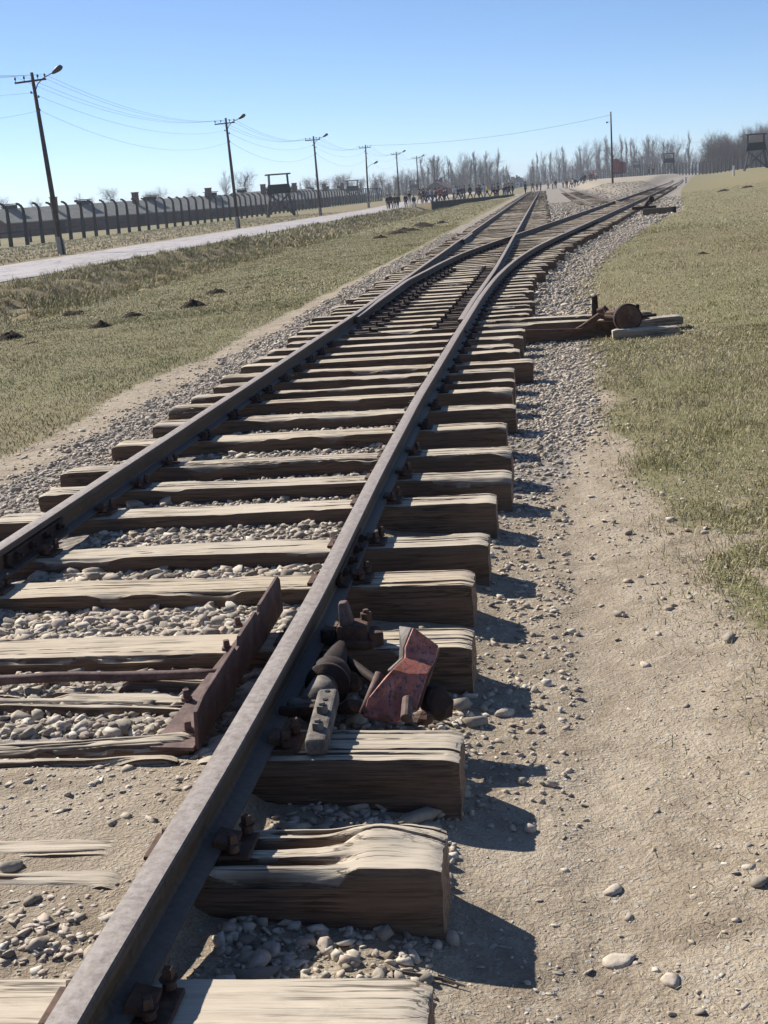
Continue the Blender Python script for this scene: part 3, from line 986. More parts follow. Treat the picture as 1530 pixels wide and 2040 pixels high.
# angle plate inside the rail
ap = thing('angle_plate', 'long rusty angle plate standing on edge against the thick rail, its top notched', 'steel plate', (-1.04, 3.9, .098), 0, None)
m = MB()
prof = [(3.31, .100), (3.33, .205), (3.42, .222), (3.80, .226), (3.82, .208), (3.86, .208), (3.88, .236), (4.12, .238), (4.14, .218), (4.17, .218), (4.19, .240), (4.50, .246), (4.53, .228), (4.54, .100)]
m.prism([(-1.036, y, z) for y, z in prof], (.012, 0, 0))
m.build('upright_plate', RUSTP, ap, org=ap.location, bevel=.002)
m = MB()
m.prism([(-1.168, 3.31, .098), (-1.165, 3.36, .098), (-1.125, 4.28, .098), (-1.037, 4.32, .098), (-1.037, 3.30, .098)], (0, 0, .012))
m.build('foot_plate', RUSTP, ap, org=ap.location, bevel=.002)
for px, py in ((375, 1456), (372, 1392), (452, 1292), (474, 1246)):
    q = P(px, py, .115)
    m = MB(); m.cyl((q.x, q.y, .110), (q.x, q.y, .122), .019, .017, 10); m.box((q.x, q.y, .133), (.022, .022, .026), Matrix.Rotation(.4, 3, 'Z'), .85)
    m.build('bolt', RUSTP, ap, org=ap.location, bevel=.002)
rod = MB()
pts = [(-2.28 + i * .1, 3.905 + .006 * math.sin(i), .098 + .003 * math.sin(i * 1.3)) for i in range(13)]
rod.tube(pts, [.017 + .0012 * math.sin(i * 2.3) for i in range(13)], 12)
o = rod.build('pull_rod', RUSTP, smooth=True); tag(o, 'long rusty rod lying across the track bed, running up to the angle plate', 'steel rod')
def timber(name, c, L, Wd, Hh, rz, ry, seed, label, mat=WOOD, rough=2.0, cat='timber', rx=0):
    V, F = sleeper_mesh(name, L, Wd, Hh, seed, 90, True, rough)
    o = mesh_np(name, V, F, mat, None, True)
    smooth_by_angle(o, 50)
    o.location = c
    o.rotation_euler = (R(rx), R(ry), R(rz))
    return tag(o, label, cat, 'loose old timbers in the track bed')
timber('old_timber', (-1.68, 3.76, .074), 1.12, .15, .12, -1.5, .8, 301, 'cracked old timber lying in front of the rusty rod')
timber('old_timber', (-2.05, 3.62, .062), 1.0, .09, .1, 4.0, 1.2, 302, 'narrow half-buried timber in front of the cracked one')
timber('old_timber', (-1.42, 3.35, .116), .72, .11, .07, 3.0, -1.6, 303, 'splintered plank remnant beneath the foot of the angle plate', rough=2.2)
timber('old_timber', (-1.62, 3.22, .112), 1.1, .06, .07, 3.5, -.2, 304, 'thin weathered strip of wood half sunk in trodden earth', rough=1.6)
timber('old_timber', (-1.25, 3.93, .07), .4, .09, .08, -2.0, 2.5, 305, 'short dark timber under the end of the rusty rod')
timber('old_timber', (-1.62, 2.74, .107), 1.1, .11, .06, 1.0, 0, 306, 'faint upper ridge of a buried sleeper in the trodden earth', rough=1.2)
timber('old_timber', (-1.52, 2.60, .106), 1.0, .10, .06, -1.5, 0, 307, 'faint lower ridge of a buried sleeper in the trodden earth', rough=1.2)

# cast block on the fourth sleeper
cb = thing('cast_block', 'rusty cast iron block with a wedge-shaped boss, bolted to a sleeper end', 'iron casting', (-.69, 4.16, .10))
bx, by = -.695, 4.16
m = MB(); m.box((bx, by, .115), (.135, .13, .03)); m.box((bx - .005, by, .150), (.115, .10, .055), None, .9); m.box((bx + .065, by - .01, .128), (.05, .08, .05), Matrix.Rotation(.3, 3, 'Z'))
m.build('block_body', RUST, cb, org=cb.location, bevel=.006)
m = MB(); m.box((bx - .03, by - .01, .215), (.046, .06, .08), Matrix.Rotation(-.12, 3, 'Y'), .62)
m.build('wedge_boss', RUSTP, cb, org=cb.location, bevel=.006)
m = MB(); m.cyl((bx + .035, by + .03, .17), (bx + .035, by + .03, .20), .021, .021, 6); m.cyl((bx + .035, by + .03, .20), (bx + .035, by + .03, .212), .012, .010, 10)
m.build('bolt', RUST, cb, org=cb.location, bevel=.002)
m = MB(); m.box((bx - .09, by - .03, .135), (.05, .025, .06)); m.cyl((bx - .095, by - .05, .15), (bx - .095, by - .015, .15), .014, None, 8)
m.build('lug', RUSTD, cb, org=cb.location, bevel=.004)

# crank with drum and pale arm
ck = thing('crank_shaft', 'rusty shaft with a flanged drum and a pale grey arm beside the thick rail', 'crank', (-.735, 3.7, .09))
m = MB(); m.tube([(-.735, 4.07, .125), (-.735, 4.0, .122), (-.735, 3.90, .120), (-.735, 3.83, .118)], [.02, .034, .046, .050], 20)
m.tube([(-.79, 4.05, .10), (-.70, 3.98, .105), (-.60, 3.86, .085), (-.53, 3.78, .07)], [.018, .018, .015, .013], 8)
m.build('shaft', RUSTD, ck, org=ck.location, smooth=True)
m = MB(); m.tube([(-.73, 3.835, .118), (-.729, 3.83, .118), (-.728, 3.80, .117), (-.728, 3.755, .117), (-.728, 3.75, .117)], [.045, .062, .066, .060, .04], 26)
m.tube([(-.727, 3.752, .117), (-.727, 3.735, .117)], [.070, .070], 26)
m.build('drum', RUSTD, ck, org=ck.location, smooth=True)
m = MB(); m.tube([(-.735, 3.735, .115), (-.742, 3.66, .113), (-.75, 3.56, .112)], [.043, .043, .044], 22)
m.build('pipe', GREYMET, ck, org=ck.location, smooth=True)
a0, a1 = AY(655, 1395, 3.56), AY(628, 1470, 3.30)
m = MB()
m.bar((a0.x, 3.57, .150), (a1.x + .01, 3.25, .125), .062, .05)
m.box((a0.x - .06, 3.56, .125), (.13, .045, .04))
m.build('arm', GREYMET, ck, org=ck.location, bevel=.012, seg=3)
for t in (.48, .80):
    q = Vector((a0.x, 3.57, .150)).lerp(Vector((a1.x + .01, 3.25, .125)), t)
    m = MB(); m.cyl((q.x, q.y, q.z + .02), (q.x, q.y, q.z + .046), .019, .018, 6); m.cyl((q.x, q.y, q.z + .046), (q.x, q.y, q.z + .054), .011, .009, 8)
    m.build('hex_bolt', GREYMET, ck, org=ck.location, bevel=.002)
for t in (.08, .25):
    q = Vector((a0.x, 3.57, .150)).lerp(Vector((a1.x + .01, 3.25, .125)), t)
    m = MB(); m.cyl((q.x, q.y, q.z + .0225), (q.x, q.y, q.z + .0275), .008, .008, 10)
    m.build('bolt_hole', IRON, ck, org=ck.location)
m = MB(); m.bar((-.83, 3.50, .128), (-.70, 3.52, .128), .028, .03)
m.build('cross_bar', RUSTD, ck, org=ck.location, bevel=.004)

# broken red casting
rc = thing('broken_casting', 'broken casting with flaking red paint, tilted between two sleeper ends', 'iron casting', (-.47, 3.62, 0.05))
def shell(quads, th, name, mat):
    """bent plate: quads share edges; given thickness by solidify"""
    V, F, key = [], [], {}
    for q in quads:
        f = []
        for p in q:
            kk = tuple(round(c, 4) for c in p)
            if kk not in key:
                key[kk] = len(V); V.append(Vector(p) - Vector(rc.location))
            f.append(key[kk])
        F.append(tuple(f))
    me = bpy.data.meshes.new(name); me.from_pydata(V, [], F); bm_fix(me); me.materials.append(mat)
    o = bpy.data.objects.new(name, me); link(o, rc)
    so_ = o.modifiers.new('solid', 'SOLIDIFY'); so_.thickness = th; so_.offset = 0
    b = o.modifiers.new('bevel', 'BEVEL'); b.width = .004; b.segments = 2; b.limit_method = 'ANGLE'
    return o
Yb, Ym, Yt = 3.56, 3.66, 3.82
lb, bb, rb = AY(722, 1428, Yb), AY(790, 1440, Yb - .01), AY(829, 1416, Yb + .02)
l1, l2, l3 = AY(733, 1392, Yb + .02), AY(768, 1350, Ym - .01), AY(780, 1336, Ym)
c1, rl = AY(815, 1345, Ym), AY(852, 1345, Ym + .02)
tl, tm, tr = AY(806, 1290, Yt - .06), AY(822, 1251, Yt), AY(872, 1288, Yt + .02)
tlo = AY(805, 1312, Yt - .09)
rmid = AY(866, 1318, Yt - .05)
shell([(lb, bb, c1, l1), (l1, c1, l3, l2), (bb, rb, rl, c1), (l3, c1, rl, tlo), (tlo, rl, rmid, tl), (tl, rmid, tr, tm)], .014, 'red_shell', REDP)
back = Vector((-.02, .07, -.03))
shell([(l3, tlo, tlo + back, l3 + back), (tlo, tl, tl + back, tlo + back), (tl, tm, tm + Vector((-.045, .05, -.01)), tl + back)], .012, 'inner_flange', GREYMET)
shell([(rb, rb + Vector((.01, .10, .0)), rl + Vector((.01, .10, 0)), rl), (rl, rl + Vector((.01, .10, 0)), tr + Vector((0, .05, -.02)), rmid)], .012, 'end_wall', RUST)
m = MB(); q0, q1 = AY(756, 1342, Ym), AY(724, 1421, Yb + .005)
m.tube([q0, q0.lerp(q1, .5), q1], .014, 12)
m.build('edge_tube', RUSTP, rc, org=rc.location, smooth=True)
m = MB(); q0, q1 = AY(812, 1392, Yb + .04), AY(809, 1432, Yb - .035)
m.tube([q0, q1], [.0165, .0175], 14)
m.build('pin', RUSTP, rc, org=rc.location, bevel=.003)
def hull_pts(seed, n, sc):
    r = np.random.default_rng(seed)
    p = r.normal(size=(n, 3)); p /= np.linalg.norm(p, axis=1)[:, None]
    return p * r.uniform(.8, 1.12, (n, 1)) * np.array(sc)
import bmesh
def lump_mesh(name, seed, sc, loc, mat, n=26):
    b = bmesh.new()
    for q in hull_pts(seed, n, sc): b.verts.new(q)
    bmesh.ops.convex_hull(b, input=b.verts)
    bmesh.ops.subdivide_edges(b, edges=b.edges, cuts=1, use_grid_fill=True, smooth=.6)
    r = np.random.default_rng(seed)
    for v_ in b.verts: v_.co *= 1 + r.uniform(-.05, .05)
    me = bpy.data.meshes.new(name); b.to_mesh(me); b.free(); me.materials.append(mat)
    o = bpy.data.objects.new(name, me); link(o); o.location = loc
    return o
q = AY(872, 1402, 3.68)
o = lump_mesh('rusty_casting', 5, (.048, .05, .056), (q.x, q.y, q.z), RUSTD); tag(o, 'dark round rusty lump half buried behind the red casting', 'iron casting')
for i, (px, py, sc, lab) in enumerate([(842, 1428, (.035, .03, .02), 'small rusty fragment at the foot of the red casting, beside its pin'), (700, 1392, (.05, .035, .02), 'rust-caked scrap of iron between the drum and the red casting'),
                                       (742, 1362, (.045, .05, .018), 'flat rusty shard behind the edge tube of the red casting'), (690, 1330, (.05, .06, .03), 'earth-covered iron remnant beyond the drum')]):
    q = AY(px, py, 3.62 + .1 * i)
    o = lump_mesh('iron_scrap', 30 + i, sc, (q.x, q.y, max(.0, min(q.z, .05))), RUST, 16); tag(o, lab, 'scrap iron')

# ------------------------------------------------------------------ switch lever with counterweight
lv = thing('switch_lever', 'rusty switch lever with a round counterweight lying on long timbers by the grass', 'switch lever', (.8, 14.1, .05))
def disc(c, r, th, axis, m):
    a = Vector(axis).normalized() * th / 2
    c = Vector(c)
    m.tube([c - a, c - a * .98, c - a * .6, c - a * .6, c + a * .6, c + a, c + a], [r * .80, r * .98, r, r, r, r * .98, r * .8], 40)
m = MB(); dc = AY(1250, 633, 13.95); disc(dc, .148, .085, (.18, -1, .05), m)
m.build('counterweight', RUSTD, lv, org=lv.location, smooth=True)
m = MB(); n_ = Vector((.18, -1, .05)).normalized()
m.tube([dc + n_ * .042, dc + n_ * .047], [.132, .128], 40); m.tube([dc + n_ * .047, dc + n_ * .065], [.03, .026], 12)
m.build('weight_face', RUST, lv, org=lv.location)
m = MB(); q = AY(1186, 640, 14.55)
m.prism([(q.x - .035, 14.55, .08), (q.x + .04, 14.55, .08), (q.x + .034, 14.55, .25), (q.x + .03, 14.55, .345), (q.x - .03, 14.55, .325)], (0, .03, 0))
m.build('pivot_plate', RUSTD, lv, org=lv.location, bevel=.003)
m = MB()
m.tube([AY(1148, 657, 14.1), AY(1160, 652, 14.1), AY(1193, 629, 14.15), AY(1205, 632, 14.15), AY(1232, 634, 14.05)], [.022, .03, .034, .032, .03], 8)
m.tube([AY(1190, 622, 14.4), AY(1204, 617, 14.4), AY(1212, 626, 14.35), AY(1240, 622, 14.2)], [.035, .05, .045, .03], 10)
m.box(AY(1215, 648, 14.25), (.30, .12, .10))
m.build('lever_arm', RUST, lv, org=lv.location, bevel=.004)
m = MB(); m.bar(AY(1268, 632, 14.0), AY(1308, 627, 14.0), .035, .03); m.box(AY(1270, 611, 13.98), (.04, .03, .05))
m.build('handle', RUSTD, lv, org=lv.location, bevel=.004)
m = MB(); a_, b_ = AY(1040, 657, 14.0), AY(1160, 657, 14.05); m.tube([(a_.x - .5, 13.98, .07), (a_.x, 13.98, .06), (b_.x, 14.05, b_.z)], .016, 8)
m.build('throw_rod', RUST, lv, org=lv.location)
timber('pale_plank', (1.06, 14.35, .085), .66, .34, .08, 2, -1, 401, 'pale split plank under the counterweight, its ragged end on the grass', PALEWOOD, 2.2, 'plank')['group'] = 'pale planks under the switch lever'
timber('pale_plank', (.98, 13.86, .04), .68, .20, .09, 1, 0, 402, 'pale grey plank in front of the counterweight, nearly sunk in grass', PALEWOOD, 1.6, 'plank')['group'] = 'pale planks under the switch lever'
# second lever, farther on
Y2 = 58.0
l2r = thing('switch_lever', 'small distant switch lever on a dark beam beside the branch track', 'switch lever', (float(AY(1288, 415, Y2).x), Y2, .1))
m = MB(); disc(AY(1297, 397, Y2), .13, .1, (.5, -1, 0), m); m.build('counterweight', RUSTD, l2r, org=l2r.location, smooth=True)
m = MB(); m.tube([AY(1286, 413, Y2), AY(1290, 402, Y2), AY(1296, 396, Y2)], [.14, .06, .05], 8); m.box(AY(1283, 414, Y2), (1.0, .2, .14)); m.build('lever_arm', RUSTD, l2r, org=l2r.location, bevel=.01)
m = MB(); a_, b_ = AY(1258, 415, Y2), AY(1285, 415, Y2); m.tube([a_, b_], .03, 6); m.build('throw_rod', RUST, l2r, org=l2r.location)
a_, b_ = AY(1284, 419, 57.2), AY(1344, 421, 56)
beam = MB(); beam.bar((a_.x, a_.y, .06), (b_.x, b_.y, .10), .24, .26); o = beam.build('beam', DARKWOOD, bevel=.02)
tag(o, 'dark squared beam jutting out beside the distant switch lever', 'timber')

# ------------------------------------------------------------------ stones
import bmesh
def ico(sub):
    b = bmesh.new(); bmesh.ops.create_icosphere(b, subdivisions=sub, radius=1.0)
    V = np.array([v.co[:] for v in b.verts]); F = np.array([[v.index for v in f.verts] for f in b.faces]); b.free()
    return V, F
def stone_proto(sub, seed):
    V, F = ico(sub)
    r = np.random.default_rng(seed)
    nrm = r.normal(size=(9, 3)); nrm /= np.linalg.norm(nrm, axis=1)[:, None]
    dd = r.uniform(.38, .85, 9)
    for n_, d_ in zip(nrm, dd):                    # chop flat facets
        h = V @ n_
        V = V - np.where(h > d_, h - d_, 0)[:, None] * n_
    return V * r.uniform(.92, 1.08, (len(V), 1)), F
def hull_proto(seed, n=12):
    r = np.random.default_rng(seed)
    p = r.normal(size=(n, 3)); p /= np.linalg.norm(p, axis=1)[:, None]
    p *= r.uniform(.8, 1.1, (n, 1))
    b = bmesh.new()
    for q in p: b.verts.new(q)
    g = bmesh.ops.convex_hull(b, input=b.verts)
    bmesh.ops.triangulate(b, faces=b.faces)
    b.verts.index_update()
    V = np.array([v.co[:] for v in b.verts]); F = np.array([[v.index for v in f.verts] for f in b.faces]); b.free()
    return V, F
ST1 = [hull_proto(i, 10 + i % 5) for i in range(16)]
ST2 = [stone_proto(2, 50 + i) if i % 3 == 0 else hull_proto(150 + i, 22) for i in range(12)]
def scatter(name, X, Y, r, protos, flat=.62, sink=.25, tint=None, mat=STONE, smooth=False):
    Vs, Fs, Ts, k = [], [], [], 0
    pid = rng.integers(0, len(protos), len(X))
    Z = H(X, Y)
    tint = rng.random(len(X)) if tint is None else tint
    for p in range(len(protos)):
        s = np.where(pid == p)[0]
        if not len(s): continue
        V, F = protos[p]
        n = len(s)
        sc = r[s, None] * np.stack([rng.uniform(.8, 1.5, n), rng.uniform(.7, 1.1, n), rng.uniform(flat * .6, flat * 1.3, n)], -1)
        q = V[None] * sc[:, None, :]
        # tilt, then turn
        a = rng.uniform(-.5, .5, n); ca, sa = np.cos(a)[:, None], np.sin(a)[:, None]
        x, y, z = q[..., 0], q[..., 1] * ca - q[..., 2] * sa, q[..., 1] * sa + q[..., 2] * ca
        a = rng.uniform(0, 6.28, n); ca, sa = np.cos(a)[:, None], np.sin(a)[:, None]
        q = np.stack([x * ca - y * sa + X[s, None], x * sa + y * ca + Y[s, None], z + (Z[s] + r[s] * flat * (1 - 2 * sink) * .7)[:, None]], -1)
        Vs.append(q.reshape(-1, 3)); Fs.append((F[None] + (np.arange(n) * len(V))[:, None, None] + k).reshape(-1, 3))
        Ts.append(np.repeat(tint[s], len(V))); k += n * len(V)
    return mesh_np(name, np.concatenate(Vs), np.concatenate(Fs), mat, None, smooth, {'tint': np.concatenate(Ts)})
def pts(n, x0, x1, y0, y1, power=1.0):
    u = rng.random(n) ** power
    return rng.uniform(x0, x1, n), y0 + (y1 - y0) * u
def keep(X, Y, prob):
    k = rng.random(len(X)) < prob
    return X[k], Y[k]
def offties(X, Y):
    k = np.ones(len(X), bool)
    for i, yc in enumerate(sleepers_y):
        if i == 2: continue
        k &= ~((np.abs(Y - yc) < .115) & (X < -.29) & (X > -2.9))
    k &= np.abs(X - xB(Y)) > .07
    k &= np.abs(X - xA(Y)) > .07
    return k
sx, sy, sr = [], [], []
def addst(X, Y, r):
    k = offties(X, Y) | (Y > 11)
    sx.append(X[k]); sy.append(Y[k]); sr.append(r[k])
def lr(n, m, s=.35, lo=.004, hi=.06):
    return np.clip(m * np.exp(rng.normal(0, s, n)), lo, hi)
X, Y = pts(15000, -2.32, -.9, 3.5, 12.5, 1.3); X, Y = keep(X, Y, .45 + .55 * sm(fbm(X * 2, Y * 2, 3), -.2, .15)); addst(X, Y, lr(len(X), .0165))
X, Y = pts(3600, -2.35, -.98, 4.35, 5.45); addst(X, Y, lr(len(X), .0175, .42))
X, Y = pts(19000, -3.6, -2.35, 3, 14, 1.2); X, Y = keep(X, Y, gravel_mask(X, Y) * .9 + .05); addst(X, Y, lr(len(X), .0125, .38))
X, Y = pts(20000, -3.65, -2.35, 13, 48, 1.5); X, Y = keep(X, Y, gravel_mask(X, Y)); addst(X, Y, lr(len(X), .0175))
X, Y = pts(26000, -.6, .75, 4.6, 16, 1.1); X, Y = keep(X, Y, np.clip(gravel_mask(X, Y) * (.10 + .90 * sm(Y, 6.5, 10)) + .03, 0, 1)); addst(X, Y, lr(len(X), .0125, .40, .004, .03))
X, Y = pts(36000, -.6, 3.2, 15, 48, 1.4); X, Y = keep(X, Y, gravel_mask(X, Y) * (X > xB(Y) + .1)); addst(X, Y, lr(len(X), .020, .42))
X, Y = pts(14000, 0, 9, 46, 100, 1.2); X, Y = keep(X, Y, gravel_mask(X, Y) * .9); addst(X, Y, lr(len(X), .042, .4, .01, .1))
X, Y = pts(5000, 4.5, 17, 95, 190); X, Y = keep(X, Y, (X < xB(Y) - 2.2) * .8); addst(X, Y, lr(len(X), .06, .4, .01, .12))
X, Y = pts(2600, -.82, -.3, 2.25, 4.4); addst(X, Y, lr(len(X), .010, .55))
X, Y = pts(900, -.33, .05, 3.2, 7.5); addst(X, Y, lr(len(X), .0095, .45, .004, .024))
gravel = scatter('gravel', np.concatenate(sx), np.concatenate(sy), np.concatenate(sr), ST1)
tag(gravel, kind='stuff')
sx, sy, sr = [], [], []
X, Y = pts(9000, -.35, 1.25, 1.7, 8.5, 1.2); X, Y = keep(X, Y, .25 + .75 * sm(fbm(X * 1.6, Y * 1.2, 3), -.15, .2)); sx.append(X); sy.append(Y); sr.append(lr(len(X), .0042, .6, .0018, .02))
X, Y = pts(160, -.3, 1.0, 1.8, 8); X, Y = keep(X, Y, 1 - grass_mask(X, Y)); sx.append(X); sy.append(Y); sr.append(lr(len(X), .0085, .4))
X, Y = pts(520, -.2, 1.2, 1.8, 7); X, Y = keep(X, Y, 1 - grass_mask(X, Y)); sx.append(X); sy.append(Y); sr.append(lr(len(X), .0065, .3))
X, Y = pts(3500, -2.3, -.93, 1.8, 3.45); sx.append(X); sy.append(Y); sr.append(lr(len(X), .0055, .6, .0025, .022))
X, Y = rng.normal(-1.12, .13, 150), rng.normal(2.37, .06, 150); sx.append(X); sy.append(Y); sr.append(lr(150, .0135, .35))
X, Y = rng.normal(-1.15, .2, 120), rng.normal(3.42, .1, 120); sx.append(X); sy.append(Y); sr.append(lr(120, .015, .4))
X, Y = pts(1800, -3.9, -3.3, 4, 16); sx.append(X); sy.append(Y); sr.append(lr(len(X), .008, .5))
X, Y = np.concatenate(sx), np.concatenate(sy)
r_ = np.concatenate(sr); k_ = offties(X, Y)
pebbles = scatter('pebbles', X[k_], Y[k_], r_[k_], ST1, .34, .42, np.clip(rng.normal(.58, .28, k_.sum()), 0, 1))
tag(pebbles, kind='stuff')
# single stones one would notice
lone = [(648, 1890, .036, .8, 'smooth rounded pinkish stone in the shade behind the broad pale sleeper'), (606, 1884, .027, .35, 'angular grey stone leaning next to the rounded pinkish one'),
        (540, 1893, .028, .5, 'rounded greenish grey stone, alone in the shade behind the broad pale sleeper'), (905, 1872, .030, .45, 'upright egg-shaped brown stone at the edge of a shadow'),
        (1004, 1424, .040, .95, 'pale angular stone lying off the end of the cracked sleeper'), (940, 1440, .055, .2, 'big dark stone wedged against the end of the cracked sleeper'),
        (1235, 1915, .042, .9, 'flat pale curved stone set into the trodden path'), (1335, 1955, .03, .85, 'flat whitish stone at the bottom of the trodden path'),
        (1220, 1775, .034, .9, 'flat white stone in the middle of the trodden path'), (20, 1730, .034, .3, 'dark stone casting shade on the earth between the rails'),
        (65, 1795, .026, .15, 'small blackish stone on the earth between the rails'), (925, 1585, .03, .4, 'bluish stone in the shade at the foot of a sleeper end'),
        (480, 1785, .025, .6, 'grey stone beneath the flank of the rotten split sleeper'), (1035, 1308, .024, .5, 'small brown stone just beyond a sleeper shadow'),
        (1515, 1760, .028, .15, 'dark lump of stone at the path edge, alone in the trampled earth'), (1130, 1105, .024, .8, 'pale stone beside a sleeper shadow on the path'),
        (1285, 1325, .03, .9, 'flat pale stone embedded where path and turf meet')]
for i, (px, py, r0, t, lab) in enumerate(lone):
    q = P(px, py, .10 if px < 300 else -.05)
    for _ in range(4):
        q = P(px, py, float(H(q.x, q.y)))
    V, F = ST2[i % len(ST2)]
    a = rng.random() * 6.28
    fl = .42 if 'flat' in lab else (1.2 if 'upright' in lab else .75)
    V = V * np.array([1.15, .85, fl * .8]) * r0 * .88
    V = np.stack([V[:, 0] * math.cos(a) - V[:, 1] * math.sin(a), V[:, 0] * math.sin(a) + V[:, 1] * math.cos(a), V[:, 2]], -1)
    o = mesh_np('stone', V, F, STONE, None, 'smooth' in lab or 'round' in lab or 'egg' in lab, {'tint': np.full(len(V), t * .8)})
    o.location = (q.x, q.y, float(H(q.x, q.y)) + r0 * fl * .22)
    tag(o, lab, 'stone', 'loose stones around the track')
tw = MB()
q = [P(780, 1918, -.02), P(830, 1908, -.01), P(880, 1912, -.015), P(925, 1925, -.02)]
tw.tube([(p.x, p.y, float(H(p.x, p.y)) + .008) for p in q], [.003, .005, .004, .002], 6)
q = [P(870, 1910, -.02), P(905, 1905, -.01)]
tw.tube([(p.x, p.y, float(H(p.x, p.y)) + .008) for p in q], [.003, .0015], 6)
tag(tw.build('twig', BARK), 'dry brown twig on the earth behind the broad pale sleeper', 'twig')

# ------------------------------------------------------------------ grass
def blades(name, X, Y, L, wd, tint, lean=(.5, 1.35), zoff=0.0):
    n = len(X)
    Z = H(X, Y) + zoff
    a = rng.uniform(0, 6.28, n); th = rng.uniform(lean[0], lean[1], n)
    dx, dy = np.cos(a), np.sin(a)
    sxn, syn = -dy * wd / 2, dx * wd / 2
    h1, o1 = L * .55 * np.cos(th * .6), L * .55 * np.sin(th * .6)
    h2, o2 = h1 + L * .45 * np.cos(th * 1.25), o1 + L * .45 * np.sin(th * 1.25)
    h2 = np.maximum(h2, .004)
    V = np.zeros((n, 5, 3))
    V[:, 0] = np.stack([X - sxn, Y - syn, Z - .004], -1); V[:, 1] = np.stack([X + sxn, Y + syn, Z - .004], -1)
    V[:, 2] = np.stack([X + dx * o1 + sxn * .8, Y + dy * o1 + syn * .8, Z + h1], -1)
    V[:, 3] = np.stack([X + dx * o1 - sxn * .8, Y + dy * o1 - syn * .8, Z + h1], -1)
    V[:, 4] = np.stack([X + dx * o2, Y + dy * o2, Z + h2], -1)
    b = (np.arange(n) * 5)[:, None]
    F = np.concatenate([b + [[0, 1, 2]], b + [[0, 2, 3]], b + [[3, 2, 4]]])
    return V.reshape(-1, 3), F, np.repeat(tint, 5)
def join(name, parts, mat):
    V, F, T, k = [], [], [], 0
    for v, f, t in parts:
        V.append(v); F.append(f + k); T.append(t); k += len(v)
    return mesh_np(name, np.concatenate(V), np.concatenate(F), mat, None, False, {'tint': np.concatenate(T)})
def tints(X, Y, mean, sd=.22):
    return np.clip(mean + .55 * fbm(X * .9, Y * .7, 3) + .5 * fbm(X * .28 + 7, Y * .16, 3) + rng.normal(0, sd, len(X)), 0, 1)
parts = []
def turf(n, x0, x1, y0, y1, L, wd, mean, power=1.0, lean=(.55, 1.4), cut=None, patch=True):
    X, Y = pts(n, x0, x1, y0, y1, power)
    pr = grass_mask(X, Y)
    if patch: pr = pr * (.35 + .65 * sm(fbm(X * 3.5, Y * 2.6, 3), -.16, .12))
    if cut is not None: pr = pr * cut(X, Y)
    X, Y = keep(X, Y, pr)
    l = L * rng.uniform(.5, 1.5, len(X))
    parts.append(blades('', X, Y, l * (1 + .8 * np.clip(fbm(X * 1.7 + 4, Y * 1.3, 3) * 3, -.4, 1)), wd * rng.uniform(.7, 1.4, len(X)), tints(X, Y, mean), lean))
wedge = lambda X, Y: (X < .21 * Y + .8)
turf(170000, .25, 3.2, 3.0, 14, .036, .0034, .54, 1.0, lean=(.5, 1.5), cut=wedge)
turf(110000, .3, 9, 12, 42, .040, .007, .60, 1.4, lean=(.9, 1.5), cut=wedge, patch=False)
turf(40000, 1, 24, 38, 110, .055, .018, .62, 1.3, lean=(.9, 1.5), cut=wedge, patch=False)
turf(120000, -9.6, -3.6, 6.5, 22, .034, .005, .48, 1.1, lean=(.8, 1.5), patch=False)
turf(90000, -10.0, -3.8, 20, 60, .042, .010, .48, 1.2, lean=(.9, 1.5), patch=False)
turf(16000, -10, -4, 58, 160, .06, .03, .54, 1.2, lean=(.9, 1.5), patch=False)
# sparse blades creeping out on the trodden earth
X, Y = pts(6000, -.2, 1.4, 1.7, 8); X, Y = keep(X, Y, .15 + .85 * sm(X + .4 * fbm(X * 3, Y * 3, 3), .1, .9)); parts.append(blades('', X, Y, .022 * rng.uniform(.4, 2.0, len(X)), np.full(len(X), .0022), tints(X, Y, .85), (1.45, 1.56)))
X, Y = pts(9000, .2, 1.7, 2.6, 10); X, Y = keep(X, Y, sm(X - xB(Y), .95, 1.6) * sm(fbm(X * 5, Y * 4, 3), -.1, .12)); parts.append(blades('', X, Y, .028 * rng.uniform(.5, 1.7, len(X)), np.full(len(X), .003), tints(X, Y, .52), (.6, 1.5)))
X, Y = pts(900, .3, 1.3, 1.8, 7); parts.append(blades('', X, Y, .035 * rng.uniform(.5, 1.5, len(X)), np.full(len(X), .003), tints(X, Y, .75), (1.2, 1.5)))
turf_o = join('grass', parts, BLADE); tag(turf_o, kind='stuff')
parts = []
def tuss(n, x0, x1, y0, y1, L, wd, mean, power=1.0):
    X, Y = pts(n, x0, x1, y0, y1, power)
    X, Y = keep(X, Y, sm(fbm(X * 1.9, Y * 1.4, 3), -.22, .15))
    parts.append(blades('', X, Y, L * rng.uniform(.5, 1.5, len(X)), wd * rng.uniform(.7, 1.4, len(X)), tints(X, Y, mean, .2), (.4, 1.45)))
tuss(90000, -17.5, -12.2, 22, 75, .20, .018, .52, 1.2)
tuss(26000, -17.4, -11.0, 70, 164, .3, .05, .56, 1.1)
tuss(34000, -40, -25.2, 55, 170, .13, .05, .80, 1.2)
tu = join('dry_grass', parts, BLADE); tag(tu, kind='stuff')

